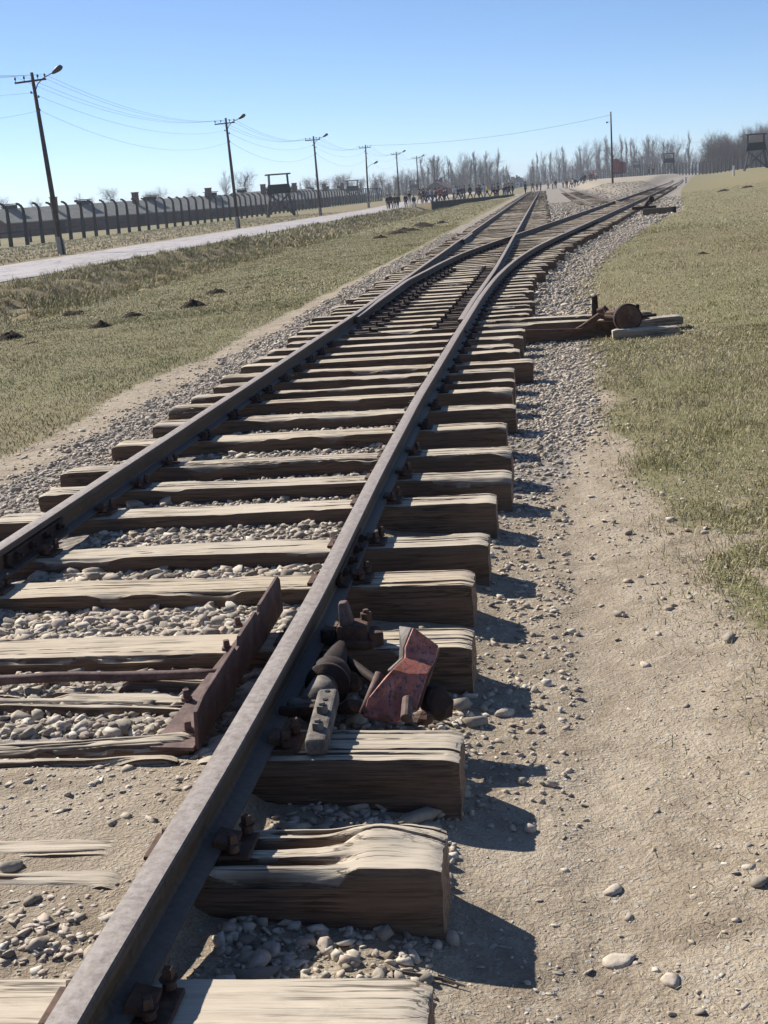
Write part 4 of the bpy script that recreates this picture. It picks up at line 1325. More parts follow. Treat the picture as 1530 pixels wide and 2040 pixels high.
# ------------------------------------------------------------------ molehills
def molehill(x, y, rad, hgt, seed, label):
    r = np.random.default_rng(seed)
    n, m = 26, 9
    V = []
    for j in range(m):
        t = j / (m - 1)
        for i in range(n):
            a = 2 * math.pi * i / n
            rr = rad * (1 - t) * (1 + .5 * float(fbm(np.array(math.cos(a) * 1.3 + seed), np.array(math.sin(a) * 1.3), 3)))
            rr *= 1 + .35 * float(fbm(np.array(math.cos(a) * 6 + seed), np.array(math.sin(a) * 6 + t * 9), 2))
            px, py = x + rr * math.cos(a) * 1.15, y + rr * math.sin(a) * .9
            z = .8 * hgt * (1 - (1 - t) ** 1.7) * (1 + 1.3 * float(fbm(np.array(px * 14), np.array(py * 14), 3)))
            V.append((px, py, float(H(px, py)) - .03 + z))
    ii = np.arange(n * m).reshape(m, n)
    F = np.stack([ii[:-1], np.roll(ii[:-1], -1, 1), np.roll(ii[1:], -1, 1), ii[1:]], -1).reshape(-1, 4)
    o = mesh_np('molehill', np.array(V), [F], SOIL, loc=(x, y, float(H(x, y))))
    return tag(o, label, 'molehill', 'dark molehills on the grass')
for i, (x, y, r_, h_, lab) in enumerate([
    (-8.16, 19.1, .24, .17, 'dark molehill at the very edge of the photo beside the ditch bank'), (-8.72, 23.4, .27, .13, 'low dark molehill at the foot of the ditch bank'),
    (-6.95, 19.8, .21, .13, 'flattened twin molehill, the lower of a close pair'), (-6.88, 21.3, .20, .15, 'rounded molehill, the upper of a close pair'),
    (-6.16, 22.4, .25, .16, 'large dark molehill nearest the track'), (-6.55, 25.6, .24, .15, 'peaked molehill behind the large one'), (-6.1, 26.6, .11, .08, 'tiny molehill next to the peaked one'),
    (-7.4, 18.0, .16, .06, 'flat worn molehill spread thin on the turf')]):
    molehill(x, y, r_, h_, 500 + i, lab)
for i, (x, y) in enumerate([(-6.5, 52), (-6.2, 55.5), (-5.9, 58), (-6.4, 60), (-5.5, 62), (-5.9, 65), (-5.2, 67), (-6.3, 68)]):
    molehill(x, y, .34 + .12 * (i % 3), .17, 520 + i, 'dark molehill in the far cluster towards the culvert')
for i, (px, py, Y) in enumerate([(1403, 529, 26.5), (1440, 357, 95), (1487, 360, 96)]):
    q = at_y(px, py, Y)
    molehill(q[0], Y, .14 if i == 0 else .45, .08 if i == 0 else .18, 540 + i, ['small dark clod of soil on the grass beyond the lever', 'dark molehill high on the grassy rise', 'second dark molehill high on the grassy rise, toward the fence'][i])

# ------------------------------------------------------------------ power line poles and wires
POLEX = -25.6
polepix = [None, (123, 498), (475, 453), (639, 431), (734, 405), (796, 398), (835, 393), (868, 390)]
poles = []
for i, pp in enumerate(polepix):
    Y = 31.0 if pp is None else POLEX / (ray(*pp)[0] / ray(*pp)[1])
    poles.append(Y)
def pole(Y, X, h, lamp, label, low=False, arm=True, foot=True):
    z = float(H(X, Y))
    t = thing('utility_pole', label, 'pole', (X, Y, z), 0, 'utility poles carrying the overhead wires')
    m = MB(); m.tube([(0, 0, -.3), (0, 0, .5), (0, 0, h * .5), (0, 0, h)], [.15, .145, .125, .085], 12); m.build('shaft', POLE, t, smooth=True)
    if foot:
        m = MB(); m.box((-.04, -.13, .4), (.24, .16, 1.1), None, .92); m.box((.06, .12, .35), (.2, .14, .9), None, .92); m.build('footing', CONCL, t, bevel=.02)
    if arm:
        m = MB(); m.bar((-.95, -.1, h - .42), (.75, -.1, h - .42), .07, .09); m.build('crossarm', POLE, t)
        for xx in (-.9, -.42, .32, .7):
            m = MB(); m.cyl((xx, -.1, h - .40), (xx, -.1, h - .27), .018, .018, 6); m.tube([(xx, -.1, h - .28), (xx, -.1, h - .24), (xx, -.1, h - .17), (xx, -.1, h - .13)], [.045, .055, .045, .02], 8)
            m.build('insulator', LAMPM, t)
        for zz, xx in ((h - 1.0, -.16), (h - 1.25, .2), (h - 1.9, .14)):
            m = MB(); m.bar((0, -.08, zz), (xx, -.1, zz), .03, .03); m.tube([(xx, -.1, zz - .03), (xx, -.1, zz + .03), (xx, -.1, zz + .09)], [.05, .05, .03], 8)
            m.build('insulator', LAMPM, t)
    if lamp:
        zb = h * .62 if low else h - .85
        m = MB(); m.tube([(.08, 0, zb), (.22, .0, zb + .25), (.55, .0, zb + .50), (1.05, 0, zb + .68), (1.2, 0, zb + .72)], .028, 8); m.build('lamp_arm', LAMPM, t, smooth=True)
        m = MB(); m.tube([(1.08, 0, zb + .66), (1.2, 0, zb + .73), (1.45, 0, zb + .86), (1.62, 0, zb + .93), (1.70, 0, zb + .93)], [.04, .10, .15, .12, .03], 12); m.build('lamp_head', LAMPM, t, smooth=True)
    return t
names = ['pole out of the photo', 'tall tarred pole on a pale concrete footing, closest of the lamp poles', 'second lamp pole along the road, before the first watchtower', 'third lamp pole along the road, between two watchtowers',
         'pole whose lamp sits low on a separate arm', 'fifth pole along the road, rising behind the crowd', 'thin far pole next to the low brick house', 'thinnest far pole above the crowd']
heights = [9.2, 9.3, 8.9, 8.8, 8.9, 8.6, 8.6, 8.6]
for i, Y in enumerate(poles):
    if i == 0: continue
    o = pole(Y, POLEX, heights[i], i != 7, names[i], i == 4)
    lean = [0, 2.6, 1.4, .8, -1.0, .4, .3, 0][i]
    o.rotation_euler = (0, R(-lean), 0)
poleR = pole(184, 9.1, 9.3, False, 'lone straight pole standing on the sandy bank in front of the red wagon', arm=False, foot=False)
m = MB(); m.bar((0, 0, 8.0), (-.55, 0, 8.0), .03, .03); m.tube([(-.5, 0, 7.88), (-.55, 0, 8.0), (-.55, 0, 8.1)], [.16, .14, .03], 10); m.build('lamp_head', LAMPM, poleR)
def wire(pa, pb, sag, r, label):
    pa, pb = Vector(pa), Vector(pb)
    m = MB()
    m.tube([pa.lerp(pb, t) - Vector((0, 0, sag * 4 * t * (1 - t))) for t in np.linspace(0, 1, 19)], r, 4)
    o = m.build('overhead_wire', WIRE)
    return tag(o, label, 'wire', 'overhead wires between the poles')
def wpt(i, dx, dh):
    lean = [0, 2.6, 1.4, .8, -1.0, .4, .3, 0][i]
    h = heights[i] - dh
    return (POLEX + dx * math.cos(R(lean)) - h * math.sin(R(lean)), poles[i] - .1, float(H(POLEX, poles[i])) + h * math.cos(R(lean)) - dx * 0)
spans = ['before the closest pole', 'between the first and second pole', 'between the second and third pole', 'between the third and fourth pole', 'between the fourth and fifth pole', 'between the fifth and sixth pole', 'between the far poles']
for i in range(7):
    for dx, dh, w in ((-.9, .14, 'one of four top wires'), (-.42, .14, 'one of four top wires'), (.32, .14, 'one of four top wires'), (.7, .14, 'one of four top wires'), (-.16, 1.0, 'single middle wire'), (.14, 1.9, 'lowest slack wire')):
        wire(wpt(i, dx, dh), wpt(i + 1, dx, dh), .95 if dh < 1.5 else 1.25, .0065 if i < 2 else .009, w + ' ' + spans[i])
wire(wpt(4, .7, .14), (9.1, 184, float(H(9.1, 184)) + 8.9), .9, .02, 'long wire crossing the sky to the lone pole by the wagon')

# ------------------------------------------------------------------ camp fence posts (each fence is one thing, posts are parts)
def fence(line, step, h, label, side, name='fence'):
    (x0, y0), (x1, y1) = line
    L = math.hypot(x1 - x0, y1 - y0)
    ux, uy = (x1 - x0) / L, (y1 - y0) / L
    px, py = -uy * side, ux * side
    t = thing(name, label, 'fence', (x0, y0, float(H(x0, y0))))
    mb = MB()
    mb.tube([(0, 0, -.3), (0, 0, 1.2), (px * .01, py * .01, h * .80), (px * .05, py * .05, h * .87), (px * .16, py * .16, h * .935), (px * .36, py * .36, h * .985), (px * .55, py * .55, h)], [.19, .165, .135, .125, .115, .10, .085], 6)
    first = None
    n = int(L / step)
    base = np.array([x0, y0, float(H(x0, y0))])
    wires = MB()
    prev = None
    for i in range(n + 1):
        x, y = x0 + ux * step * i, y0 + uy * step * i
        z = float(H(x, y))
        loc = (x - base[0], y - base[1], z - base[2])
        if first is None:
            first = mb.build('post', CONC, t, smooth=False); o = first
        else:
            o = first.copy(); link(o, t)
        o.location = loc
        o.rotation_euler = (R(random.uniform(-1.2, 1.2)), R(random.uniform(-1.2, 1.2)), 0)
        if prev is not None:
            for k in range(9):
                f_ = .08 + .1 * k
                wires.bar((prev[0], prev[1], prev[2] + h * f_), (loc[0], loc[1], loc[2] + h * f_), .005, .005)
        prev = loc
    wires.build('barbed_wire', WIRE, t)
    return t
fence(((-41.0, 92.0), (-41.0, 338.0)), 3.32, 3.25, 'long row of dark concrete posts with hooked tops and barbed wire beside the road', 1)
fence(((57.5, 236.0), (15.0, 560.0)), 3.7, 3.3, 'row of dark hooked posts behind the grassy rise, running to the wood', -1)
# low rail barrier inside the first fence
lb_ = thing('low_barrier', 'low bar on short posts in front of the brick barracks', 'barrier', (-45.5, 100, float(H(-45.5, 100))))
for i in range(5):
    m = MB(); m.box((0, i * 7.0, .5), (.18, .18, 1.4)); m.build('post', CONC, lb_)
m = MB(); m.bar((0, -1, 1.0), (0, 29, 1.0), .12, .14); m.build('bar', CONC, lb_)

# ------------------------------------------------------------------ watchtowers
def tower(X, Y, s, rz, label):
    z = float(H(X, Y))
    t = thing('watchtower', label, 'watchtower', (X, Y, z - .1), rz, 'wooden watchtowers')
    def Bd(name, mb, mat=TOWERW, bev=0.0): return mb.build(name, mat, t)
    b0, b1, zl = 1.75 * s, 1.15 * s, 3.0 * s
    for sx_ in (-1, 1):
        for sy_ in (-1, 1):
            m = MB(); m.bar((sx_ * b0, sy_ * b0, 0), (sx_ * b1, sy_ * b1, zl), .17 * s, .17 * s); Bd('leg', m, TOWERL)
    for sx_ in (-1, 1):
        for ax in (0, 1):
            for d_ in (-1, 1):
                a = [sx_ * b0 * .98, d_ * b0 * .98, .25 * s]; b = [sx_ * b1, -d_ * b1, zl * .95]
                if ax: a = [a[1], a[0], a[2]]; b = [b[1], b[0], b[2]]
                m = MB(); m.bar(a, b, .11 * s, .12 * s); Bd('brace', m, TOWERL)
    m = MB(); m.box((0, 0, zl + .06 * s), (3.1 * s, 3.1 * s, .14 * s)); Bd('platform', m)
    c0, c1, h = 1.5 * s, 1.32 * s, 1.15 * s
    for k in range(4):
        a = k * math.pi / 2
        rot = Matrix.Rotation(a, 3, 'Z')
        P_ = [rot @ Vector(v) for v in ((-c0, -c0, zl + .14 * s), (c0, -c0, zl + .14 * s), (c1, -c1, zl + h), (-c1, -c1, zl + h))]
        m = MB(); m.prism(P_, rot @ Vector((0, .05 * s, 0))); Bd('cabin_wall', m)
    for sx_ in (-1, 1):
        for sy_ in (-1, 1):
            m = MB(); m.bar((sx_ * c1 * .93, sy_ * c1 * .93, zl + h * .9), (sx_ * c1 * .90, sy_ * c1 * .90, zl + 2.35 * s), .10 * s, .10 * s); Bd('roof_post', m)
    m = MB(); m.box((0, 0, zl + 2.42 * s), (3.2 * s, 3.2 * s, .15 * s), Matrix.Rotation(R(2), 3, 'X')); Bd('roof', m)
    m = MB()
    for sx_ in (-.22, .22): m.bar((sx_ * s + b0 + .3 * s, -.9 * s, 0), (sx_ * s + b1 + .2 * s, -.2 * s, zl), .06 * s, .06 * s)
    for k in range(9):
        f_ = (k + .5) / 9; m.bar((b0 + .08 * s + (b1 - b0 - .1 * s) * f_, -.9 * s + .7 * s * f_, zl * f_), (b0 + .52 * s + (b1 - b0 - .1 * s) * f_, -.9 * s + .7 * s * f_, zl * f_), .04 * s, .04 * s)
    Bd('ladder', m, TOWERL)
    return t
def xat(px, py, Y): return float(at_y(px, py, Y)[0])
tower(xat(560, 425, 172), 172, 1.0, R(8), 'closest black watchtower on crossed legs, standing by the road fence')
tower(xat(704, 395, 330), 330, 1.03, R(4), 'second black watchtower along the road fence, behind the third pole')
tower(xat(825, 385, 470), 470, 1.0, 0, 'far watchtower next to the low brick house')
tower(xat(906, 380, 560), 560, 1.0, 0, 'faint watchtower behind the crowd in front of the bare trees')
tower(xat(1506, 338, 222), 222, 1.03, R(-6), 'large black watchtower on the grassy rise at the edge of the photo')
tower(xat(1333, 345, 372), 372, 1.0, R(-3), 'watchtower in the middle of the rise, before the row of posts')
tower(xat(1268, 352, 520), 520, 1.0, 0, 'small watchtower between the red wagon and the two walkers')

# ------------------------------------------------------------------ brick barracks
def barrack(ax, ay, bx_, by_, depth, z, ev, rg, label, chim=2, win=9, roofmat=ROOF, name='brick_barrack', wallmat=None):
    wallmat = wallmat or BRICK
    L = math.hypot(bx_ - ax, by_ - ay)
    rz = math.atan2(by_ - ay, bx_ - ax)
    t = thing(name, label, 'building', (ax, ay, z), rz)
    dz = .5                                            # local x along the front, front at y=0, depth to +y
    m = MB()
    prof = [(0, 0, -dz), (0, depth, -dz), (0, depth, ev), (0, depth / 2, rg - .12), (0, 0, ev)]
    m.prism(prof, (L, 0, 0)); m.build('wall', wallmat, t)
    m = MB()
    th = .14
    for s_ in (0, 1):
        y0, y1 = (-.35, depth / 2) if s_ == 0 else (depth + .35, depth / 2)
        sl_ = (rg - ev) / (depth / 2)
        z0 = ev - .35 * sl_
        m.prism([(-.3, y0, z0), (-.3, y1, rg), (-.3, y1, rg + th), (-.3, y0, z0 + th)], (L + .6, 0, 0))
    rf = m.build('roof', roofmat, t)
    for k in range(chim):
        xk = L * (k + .7) / (chim + .4)
        m = MB(); m.box((xk, depth * .36, rg + .15), (.75, .75, 2.2)); m.box((xk, depth * .36, rg + 1.29), (.88, .88, .12)); m.build('chimney', BRICK, rf)
    for k in range(chim + 1):
        xk = L * (k + .3) / (chim + 1)
        m = MB(); m.box((xk, depth / 2, rg + .35), (1.5, 1.3, .5)); m.box((xk, depth / 2, rg + .72), (1.9, 1.6, .1)); m.build('ridge_vent', TOWERW, rf)
    for k in range(win):
        xk = L * (k + .5) / win
        if k in (2, 6):
            m = MB(); m.box((xk, -.03, .95), (1.3, .1, 2.0)); m.build('door', TOWERW, t)
        else:
            m = MB(); m.box((xk, -.02, 1.35), (1.0, .08, .75)); w_ = m.build('window', TOWERL, t)
            m = MB(); m.box((xk, -.075, 1.35), (.84, .03, .6)); m.build('pane', GLASSD, w_)
    return t
barrack(-72.6, 174, -44.6, 215, 8.5, -1.0, 2.2, 4.0, 'long low brick barrack with chimneys behind the row of posts', 3, 14)
barrack(-50.5, 232, -43.2, 268, 8.5, -.6, 2.2, 4.0, 'second brick barrack, its gable end showing beside the third pole', 2, 9)
barrack(-49.5, 300, -46.0, 345, 8.5, -.5, 2.2, 3.9, 'far brick barrack low behind the second watchtower', 2, 8)
gx0 = xat(845, 388, 440); gx1 = xat(891, 388, 440)
barrack(gx1, 440, gx1 + .5, 462, gx1 - gx0, -.55, 2.4, 4.6, 'low brown-red brick house with a gable end behind the crowd', 1, 4, ROOFR, 'brick_house')
# pale distant house between the woods
hx = xat(1031, 372, 640)
barrack(hx - 2.5, 640, hx + 2.5, 640.6, 5, 0, 2.4, 4.2, 'small pale house in the gap between the two woods', 1, 3, ROOF, 'far_house', WHITEP)

# ------------------------------------------------------------------ culvert wall by the crowd
cv = thing('culvert_wall', 'dark stone retaining wall under the path where the ditch ends', 'wall', (-13.4, 164.5, -.1))
p0, p1 = Vector((-13.6, 163.0, 0)), Vector((-4.4, 186.9, 0))
n_ = 26
top = []
m = MB()
for i in range(n_):
    a, b = p0.lerp(p1, i / n_), p0.lerp(p1, (i + 1) / n_)
    m.box(((a.x + b.x) / 2 + 13.4, (a.y + b.y) / 2 - 164.5, -.55), (.4, (b - a).length + .001, 1.5 - .02 * (i % 2)), Matrix.Rotation(-math.atan2(p1.x - p0.x, p1.y - p0.y), 3, 'Z'))
m.build('stone_face', CULV, cv)
m = MB(); m.bar((p0.x + 13.4, p0.y - 164.5, .24), (p1.x + 13.4, p1.y - 164.5, .24), .55, .10); m.build('coping', CULV, cv)

# ------------------------------------------------------------------ railway wagon
wx = xat(1231, 350, 345)
wz = float(H(wx, 345))
wg = thing('freight_wagon', 'old red brown freight wagon with a raised brakeman cabin beyond the lone pole', 'wagon', (wx, 345, wz), R(-8))
wg.scale = (1.15, 1.0, 1.05)
m = MB(); m.box((0, 3, 2.2), (2.7, 7.0, 2.3)); m.build('body', WAGON, wg, bevel=.03)
m = MB(); m.prism([(-1.5, -.55, 3.35), (1.5, -.55, 3.35), (1.1, -.55, 3.65), (0, -.55, 3.78), (-1.1, -.55, 3.65)], (0, 7.1, 0)); m.build('roof', WAGON, wg)
m = MB(); m.box((-.3, -.9, 2.6), (1.6, .8, 3.0)); m.prism([(-1.2, -1.4, 4.1), (.6, -1.4, 4.1), (-.3, -1.4, 4.45)], (0, 1.0, 0)); m.build('brakeman_cabin', WAGON, wg)
for sx_ in (-.75, .75):
    for yy in (1.0, 5.0):
        m = MB(); m.cyl((sx_ - .06, yy, .5), (sx_ + .06, yy, .5), .5, None, 16); m.build('wheel', IRON, wg)
    m = MB(); m.cyl((sx_, -1.2, 1.0), (sx_, -1.65, 1.0), .07, None, 8); m.cyl((sx_, -1.65, 1.0), (sx_, -1.70, 1.0), .2, None, 12); m.build('buffer', IRON, wg)
m = MB(); m.box((0, 3, .95), (2.4, 7.2, .25)); m.build('underframe', IRON, wg)
for i, (px, py, Y, h_) in enumerate([(1271, 340, 1, 0)][:0]): pass
for i, (px, py, h_) in enumerate([(1462, 341, 1.35), (1366, 346, .8)]):
    Y = 200
    q = at_y(px, py, Y)
    o = thing('marker_post', ['white marker post in front of the row of posts on the rise', 'short pale marker post on the rise near the middle watchtower'][i], 'post', (q[0], Y, float(H(q[0], Y))))
    m = MB(); m.box((0, 0, h_ / 2 - .1), (.28, .28, h_ + .2), None, .9); m.build('shaft', WHITEP, o, bevel=.03)
    m = MB(); m.box((0, 0, h_ + .03), (.34, .34, .08)); m.build('cap', WHITEP, o)

# ------------------------------------------------------------------ people
def skin(name, V, E, Rr, sub=1):
    me = bpy.data.meshes.new(name); me.from_pydata(V, E, [])
    o = bpy.data.objects.new(name, me); C.objects.link(o)
    md = o.modifiers.new('s', 'SKIN')
    for i, r_ in enumerate(Rr):
        me.skin_vertices[0].data[i].radius = r_ if isinstance(r_, tuple) else (r_, r_)
        me.skin_vertices[0].data[i].use_root = (i == 0)
    md2 = o.modifiers.new('u', 'SUBSURF'); md2.levels = sub; md2.render_levels = sub
    dg = bpy.context.evaluated_depsgraph_get(); dg.update()
    nm = bpy.data.meshes.new_from_object(o.evaluated_get(dg))
    nm.name = name
    bpy.data.objects.remove(o)
    nm.polygons.foreach_set('use_smooth', [True] * len(nm.polygons))
    return nm
def person_meshes(step, arms, hunch=0.0):
    hip, sh_, nk = .93, 1.42, 1.50
    f = hunch
    J = {'pel': (0, 0, hip), 'sp': (0, f * .3, 1.15), 'ch': (0, f * .7, 1.33), 'nk': (0, f, nk), 'hd': (0, f + .03, 1.60), 'tp': (0, f + .02, 1.71)}
    for s_, sg in (('l', 1), ('r', -1)):
        k = step * sg
        J[s_ + 'hip'] = (.10 * sg, 0, hip - .05); J[s_ + 'kn'] = (.11 * sg, k * .20 + .03 * abs(step), .49); J[s_ + 'an'] = (.11 * sg, k * .36 - .06 * (k < 0), .08 + .05 * (k < 0)); J[s_ + 'to'] = (.12 * sg, k * .36 + .13 - .03 * (k < 0), .035)
        a = arms[0 if sg > 0 else 1]
        J[s_ + 'sh'] = (.185 * sg, f * .9, sh_ - .02); J[s_ + 'el'] = (.235 * sg, f * .9 + a[0], 1.14 + a[1] * .3); J[s_ + 'wr'] = (.22 * sg * (1 - a[2]), f + a[0] + a[3], .92 + a[1]); J[s_ + 'ha'] = (.21 * sg * (1 - a[2]), f + a[0] + a[3] * 1.25, .83 + a[1] * 1.25)
    def grow(names, edges, rad, nm):
        ix = {n_: i for i, n_ in enumerate(names)}
        return skin(nm, [J[n_] for n_ in names], [(ix[a], ix[b]) for a, b in edges], rad)
    arm_n = [s_ + j for s_ in 'lr' for j in ('sh', 'el', 'wr', 'ha')]
    leg_n = [s_ + j for s_ in 'lr' for j in ('hip', 'kn', 'an', 'to')]
    arm_e = [('ch', 'lsh'), ('lsh', 'lel'), ('lel', 'lwr'), ('lwr', 'lha'), ('ch', 'rsh'), ('rsh', 'rel'), ('rel', 'rwr'), ('rwr', 'rha')]
    leg_e = [('pel', 'lhip'), ('lhip', 'lkn'), ('lkn', 'lan'), ('lan', 'lto'), ('pel', 'rhip'), ('rhip', 'rkn'), ('rkn', 'ran'), ('ran', 'rto')]
    body = grow(['pel', 'sp', 'ch', 'nk', 'hd', 'tp'] + arm_n + leg_n, [('pel', 'sp'), ('sp', 'ch'), ('ch', 'nk'), ('nk', 'hd'), ('hd', 'tp')] + arm_e + leg_e,
                [(.15, .11), (.14, .10), (.16, .11), .055, (.085, .10), (.07, .085)] + [.06, .046, .034, .04] * 2 + [.085, .06, .042, .038] * 2, 'person')
    jacket = grow(['ch', 'sp', 'pel', 'nk', 'lsh', 'lel', 'lwr', 'rsh', 'rel', 'rwr'], [('ch', 'sp'), ('sp', 'pel'), ('ch', 'nk'), ('ch', 'lsh'), ('lsh', 'lel'), ('lel', 'lwr'), ('ch', 'rsh'), ('rsh', 'rel'), ('rel', 'rwr')],
                  [(.19, .14), (.185, .135), (.19, .14), .085, .085, .068, .055, .085, .068, .055], 'jacket')
    trous = grow(['pel', 'lhip', 'lkn', 'lan', 'rhip', 'rkn', 'ran'], [('pel', 'lhip'), ('lhip', 'lkn'), ('lkn', 'lan'), ('pel', 'rhip'), ('rhip', 'rkn'), ('rkn', 'ran')], [(.165, .125), .105, .075, .062, .105, .075, .062], 'trousers')
    J['h1'] = (0, f - .01, 1.67); J['h2'] = (0, f + .01, 1.725); J['h3'] = (0, f - .06, 1.60)
    hair = grow(['h1', 'h2', 'h3'], [('h1', 'h2'), ('h1', 'h3')], [(.095, .09), (.07, .07), (.075, .05)], 'hair')
    J['b1'] = (0, f - .20, 1.36); J['b2'] = (0, f - .22, 1.08)
    pack = grow(['b1', 'b2'], [('b1', 'b2')], [(.13, .08), (.15, .10)], 'backpack')
    return body, jacket, trous, hair, pack
POSES = [person_meshes(0.15, [(0, 0, 0, .02), (0, 0, 0, .02)]), person_meshes(1.0, [(-.14, 0, 0, -.02), (.14, 0, 0, .08)]), person_meshes(-1.0, [(.14, .02, 0, .08), (-.12, 0, 0, 0)]),
         person_meshes(.1, [(.08, .28, .5, .18), (.06, .26, .5, .18)], .04), person_meshes(.7, [(.02, 0, .1, .05), (.1, .3, .4, .2)], .05)]
def cloth(nm, c): return m_plain(nm, c, .15, 6.0, .85)
SKINM = m_plain('skin', (.42, .27, .20), .08, 8.0, .6)
HAIRS = [('dark', m_plain('dark_hair', (.02, .016, .013), .2, 9)), ('fair', m_plain('fair_hair', (.30, .21, .11), .2, 9)), ('brown', m_plain('brown_hair', (.06, .036, .022), .2, 9)), ('grey', m_plain('grey_hair', (.28, .27, .26), .2, 9))]
COL = {k: cloth(k + '_cloth', v) for k, v in {'black': (.013, .013, .016), 'navy': (.018, .026, .055), 'red': (.30, .025, .025), 'white': (.58, .57, .55), 'grey': (.16, .16, .17), 'yellow': (.62, .48, .05), 'khaki': (.22, .18, .12),
       'dark blue': (.03, .05, .11), 'light blue': (.28, .40, .52), 'brown': (.09, .058, .04), 'lilac': (.30, .26, .40), 'dark green': (.03, .05, .035), 'pale grey': (.42, .42, .42), 'beige': (.45, .37, .27)}.items()}
def person(x, y, pose, rz, jac, tro, hair, bag, sc, label, group, z=None):
    b, j, t, h, p = POSES[pose]
    o = bpy.data.objects.new('person', b); link(o)
    def child(nm, me, mat):
        c = bpy.data.objects.new(nm, me); link(c, o)
        if not me.materials: me.materials.append(mat)
        c.material_slots[0].link = 'OBJECT'; c.material_slots[0].material = mat
    if not b.materials: b.materials.append(SKINM)
    o.location = (x, y, float(H(x, y)) + .04 if z is None else z); o.rotation_euler = (0, 0, rz); o.scale = (sc, sc, sc)
    child('jacket', j, COL[jac]); child('trousers', t, COL[tro]); child('hair', h, hair)
    if bag: child('backpack', p, COL[bag])
    return tag(o, label, 'person', group)
# crowd on the road and path: pixel of the feet, distance, clothes
crowd = [(773, 412, 163, 'black', 'black', 'the pair walking on the road ahead of the crowd'), (779, 411, 163, 'black', 'black', 'the pair walking on the road ahead of the crowd'), (787, 410, 164, 'brown', 'black', 'the pair just behind the first two'),
         (793, 410, 165, 'black', 'navy', 'the pair just behind the first two'), (809, 410, 164, 'black', 'black', 'the trio with pale trousers'), (817, 410, 166, 'black', 'pale grey', 'the trio with pale trousers'), (825, 410, 164, 'black', 'white', 'the trio with pale trousers')]
xs_ = [(836, 'brown', 'beige'), (840, 'khaki', 'brown'), (845, 'navy', 'black'), (849, 'black', 'navy'), (853, 'lilac', 'navy'), (857, 'pale grey', 'dark blue'), (861, 'dark blue', 'dark blue'), (866, 'khaki', 'black'), (869, 'black', 'black'), (876, 'red', 'navy'),
       (880, 'red', 'black'), (885, 'brown', 'navy'), (890, 'navy', 'black'), (904, 'beige', 'brown'), (909, 'light blue', 'pale grey'), (913, 'black', 'black'), (917, 'dark blue', 'white'), (921, 'navy', 'navy'), (926, 'black', 'black'),
       (937, 'black', 'black'), (950, 'black', 'black'), (955, 'brown', 'black'), (958, 'black', 'black'), (965, 'light blue', 'light blue'), (971, 'yellow', 'black'), (982, 'black', 'black'), (986, 'grey', 'black'), (990, 'black', 'navy'), (993, 'black', 'black'),
       (1005, 'navy', 'black'), (1009, 'black', 'light blue'), (1012, 'grey', 'navy'), (1015, 'black', 'dark blue'), (1022, 'black', 'black')]
for i, (px, j, t) in enumerate(xs_):
    Yp = 170 + (px - 836) * .085 + random.uniform(-1.5, 3.5)
    where = 'the dense group at the path mouth' if px < 895 else ('the group crossing above the culvert wall' if px < 975 else 'the cluster at the end of the culvert wall')
    crowd.append((px, None, Yp, j, t, where))
cnt = {}
used_l = set()
for i, (px, py, Y, j, t, where) in enumerate(crowd):
    x = xat(px, py or 395, Y)
    hn, hm = HAIRS[[0, 2, 0, 1, 0, 2, 3][i % 7]]
    bag = None if i % 3 else ['black', 'red', 'navy', 'grey'][(i // 3) % 4]
    walk = i % 5 in (1, 2, 4)
    pose = [0, 1, 2, 3, 4][i % 5]
    if i < 7: pose = [1, 2, 0, 1, 0, 3, 2][i]
    rz = R(random.uniform(150, 210)) if i < 7 else R(random.uniform(60, 120) * (1 if i % 2 else -1))
    lab = '%s-haired person in %s jacket and %s trousers%s, %s' % (hn, j, t, ' with a %s backpack' % bag if bag else '', 'in ' + where.replace('the ', '', 1) if where.startswith('the trio') or where.startswith('the pair') else 'in ' + where)
    lab = lab.replace('in pair', 'in the pair').replace('in trio', 'in the trio')
    if lab in used_l: lab = lab + ', farther along'
    used_l.add(lab)
    person(x, Y, pose, rz, j, t, hm, COL and bag, random.uniform(.94, 1.06), ' '.join(lab.split()[:16]), 'visitors walking on the road and path')
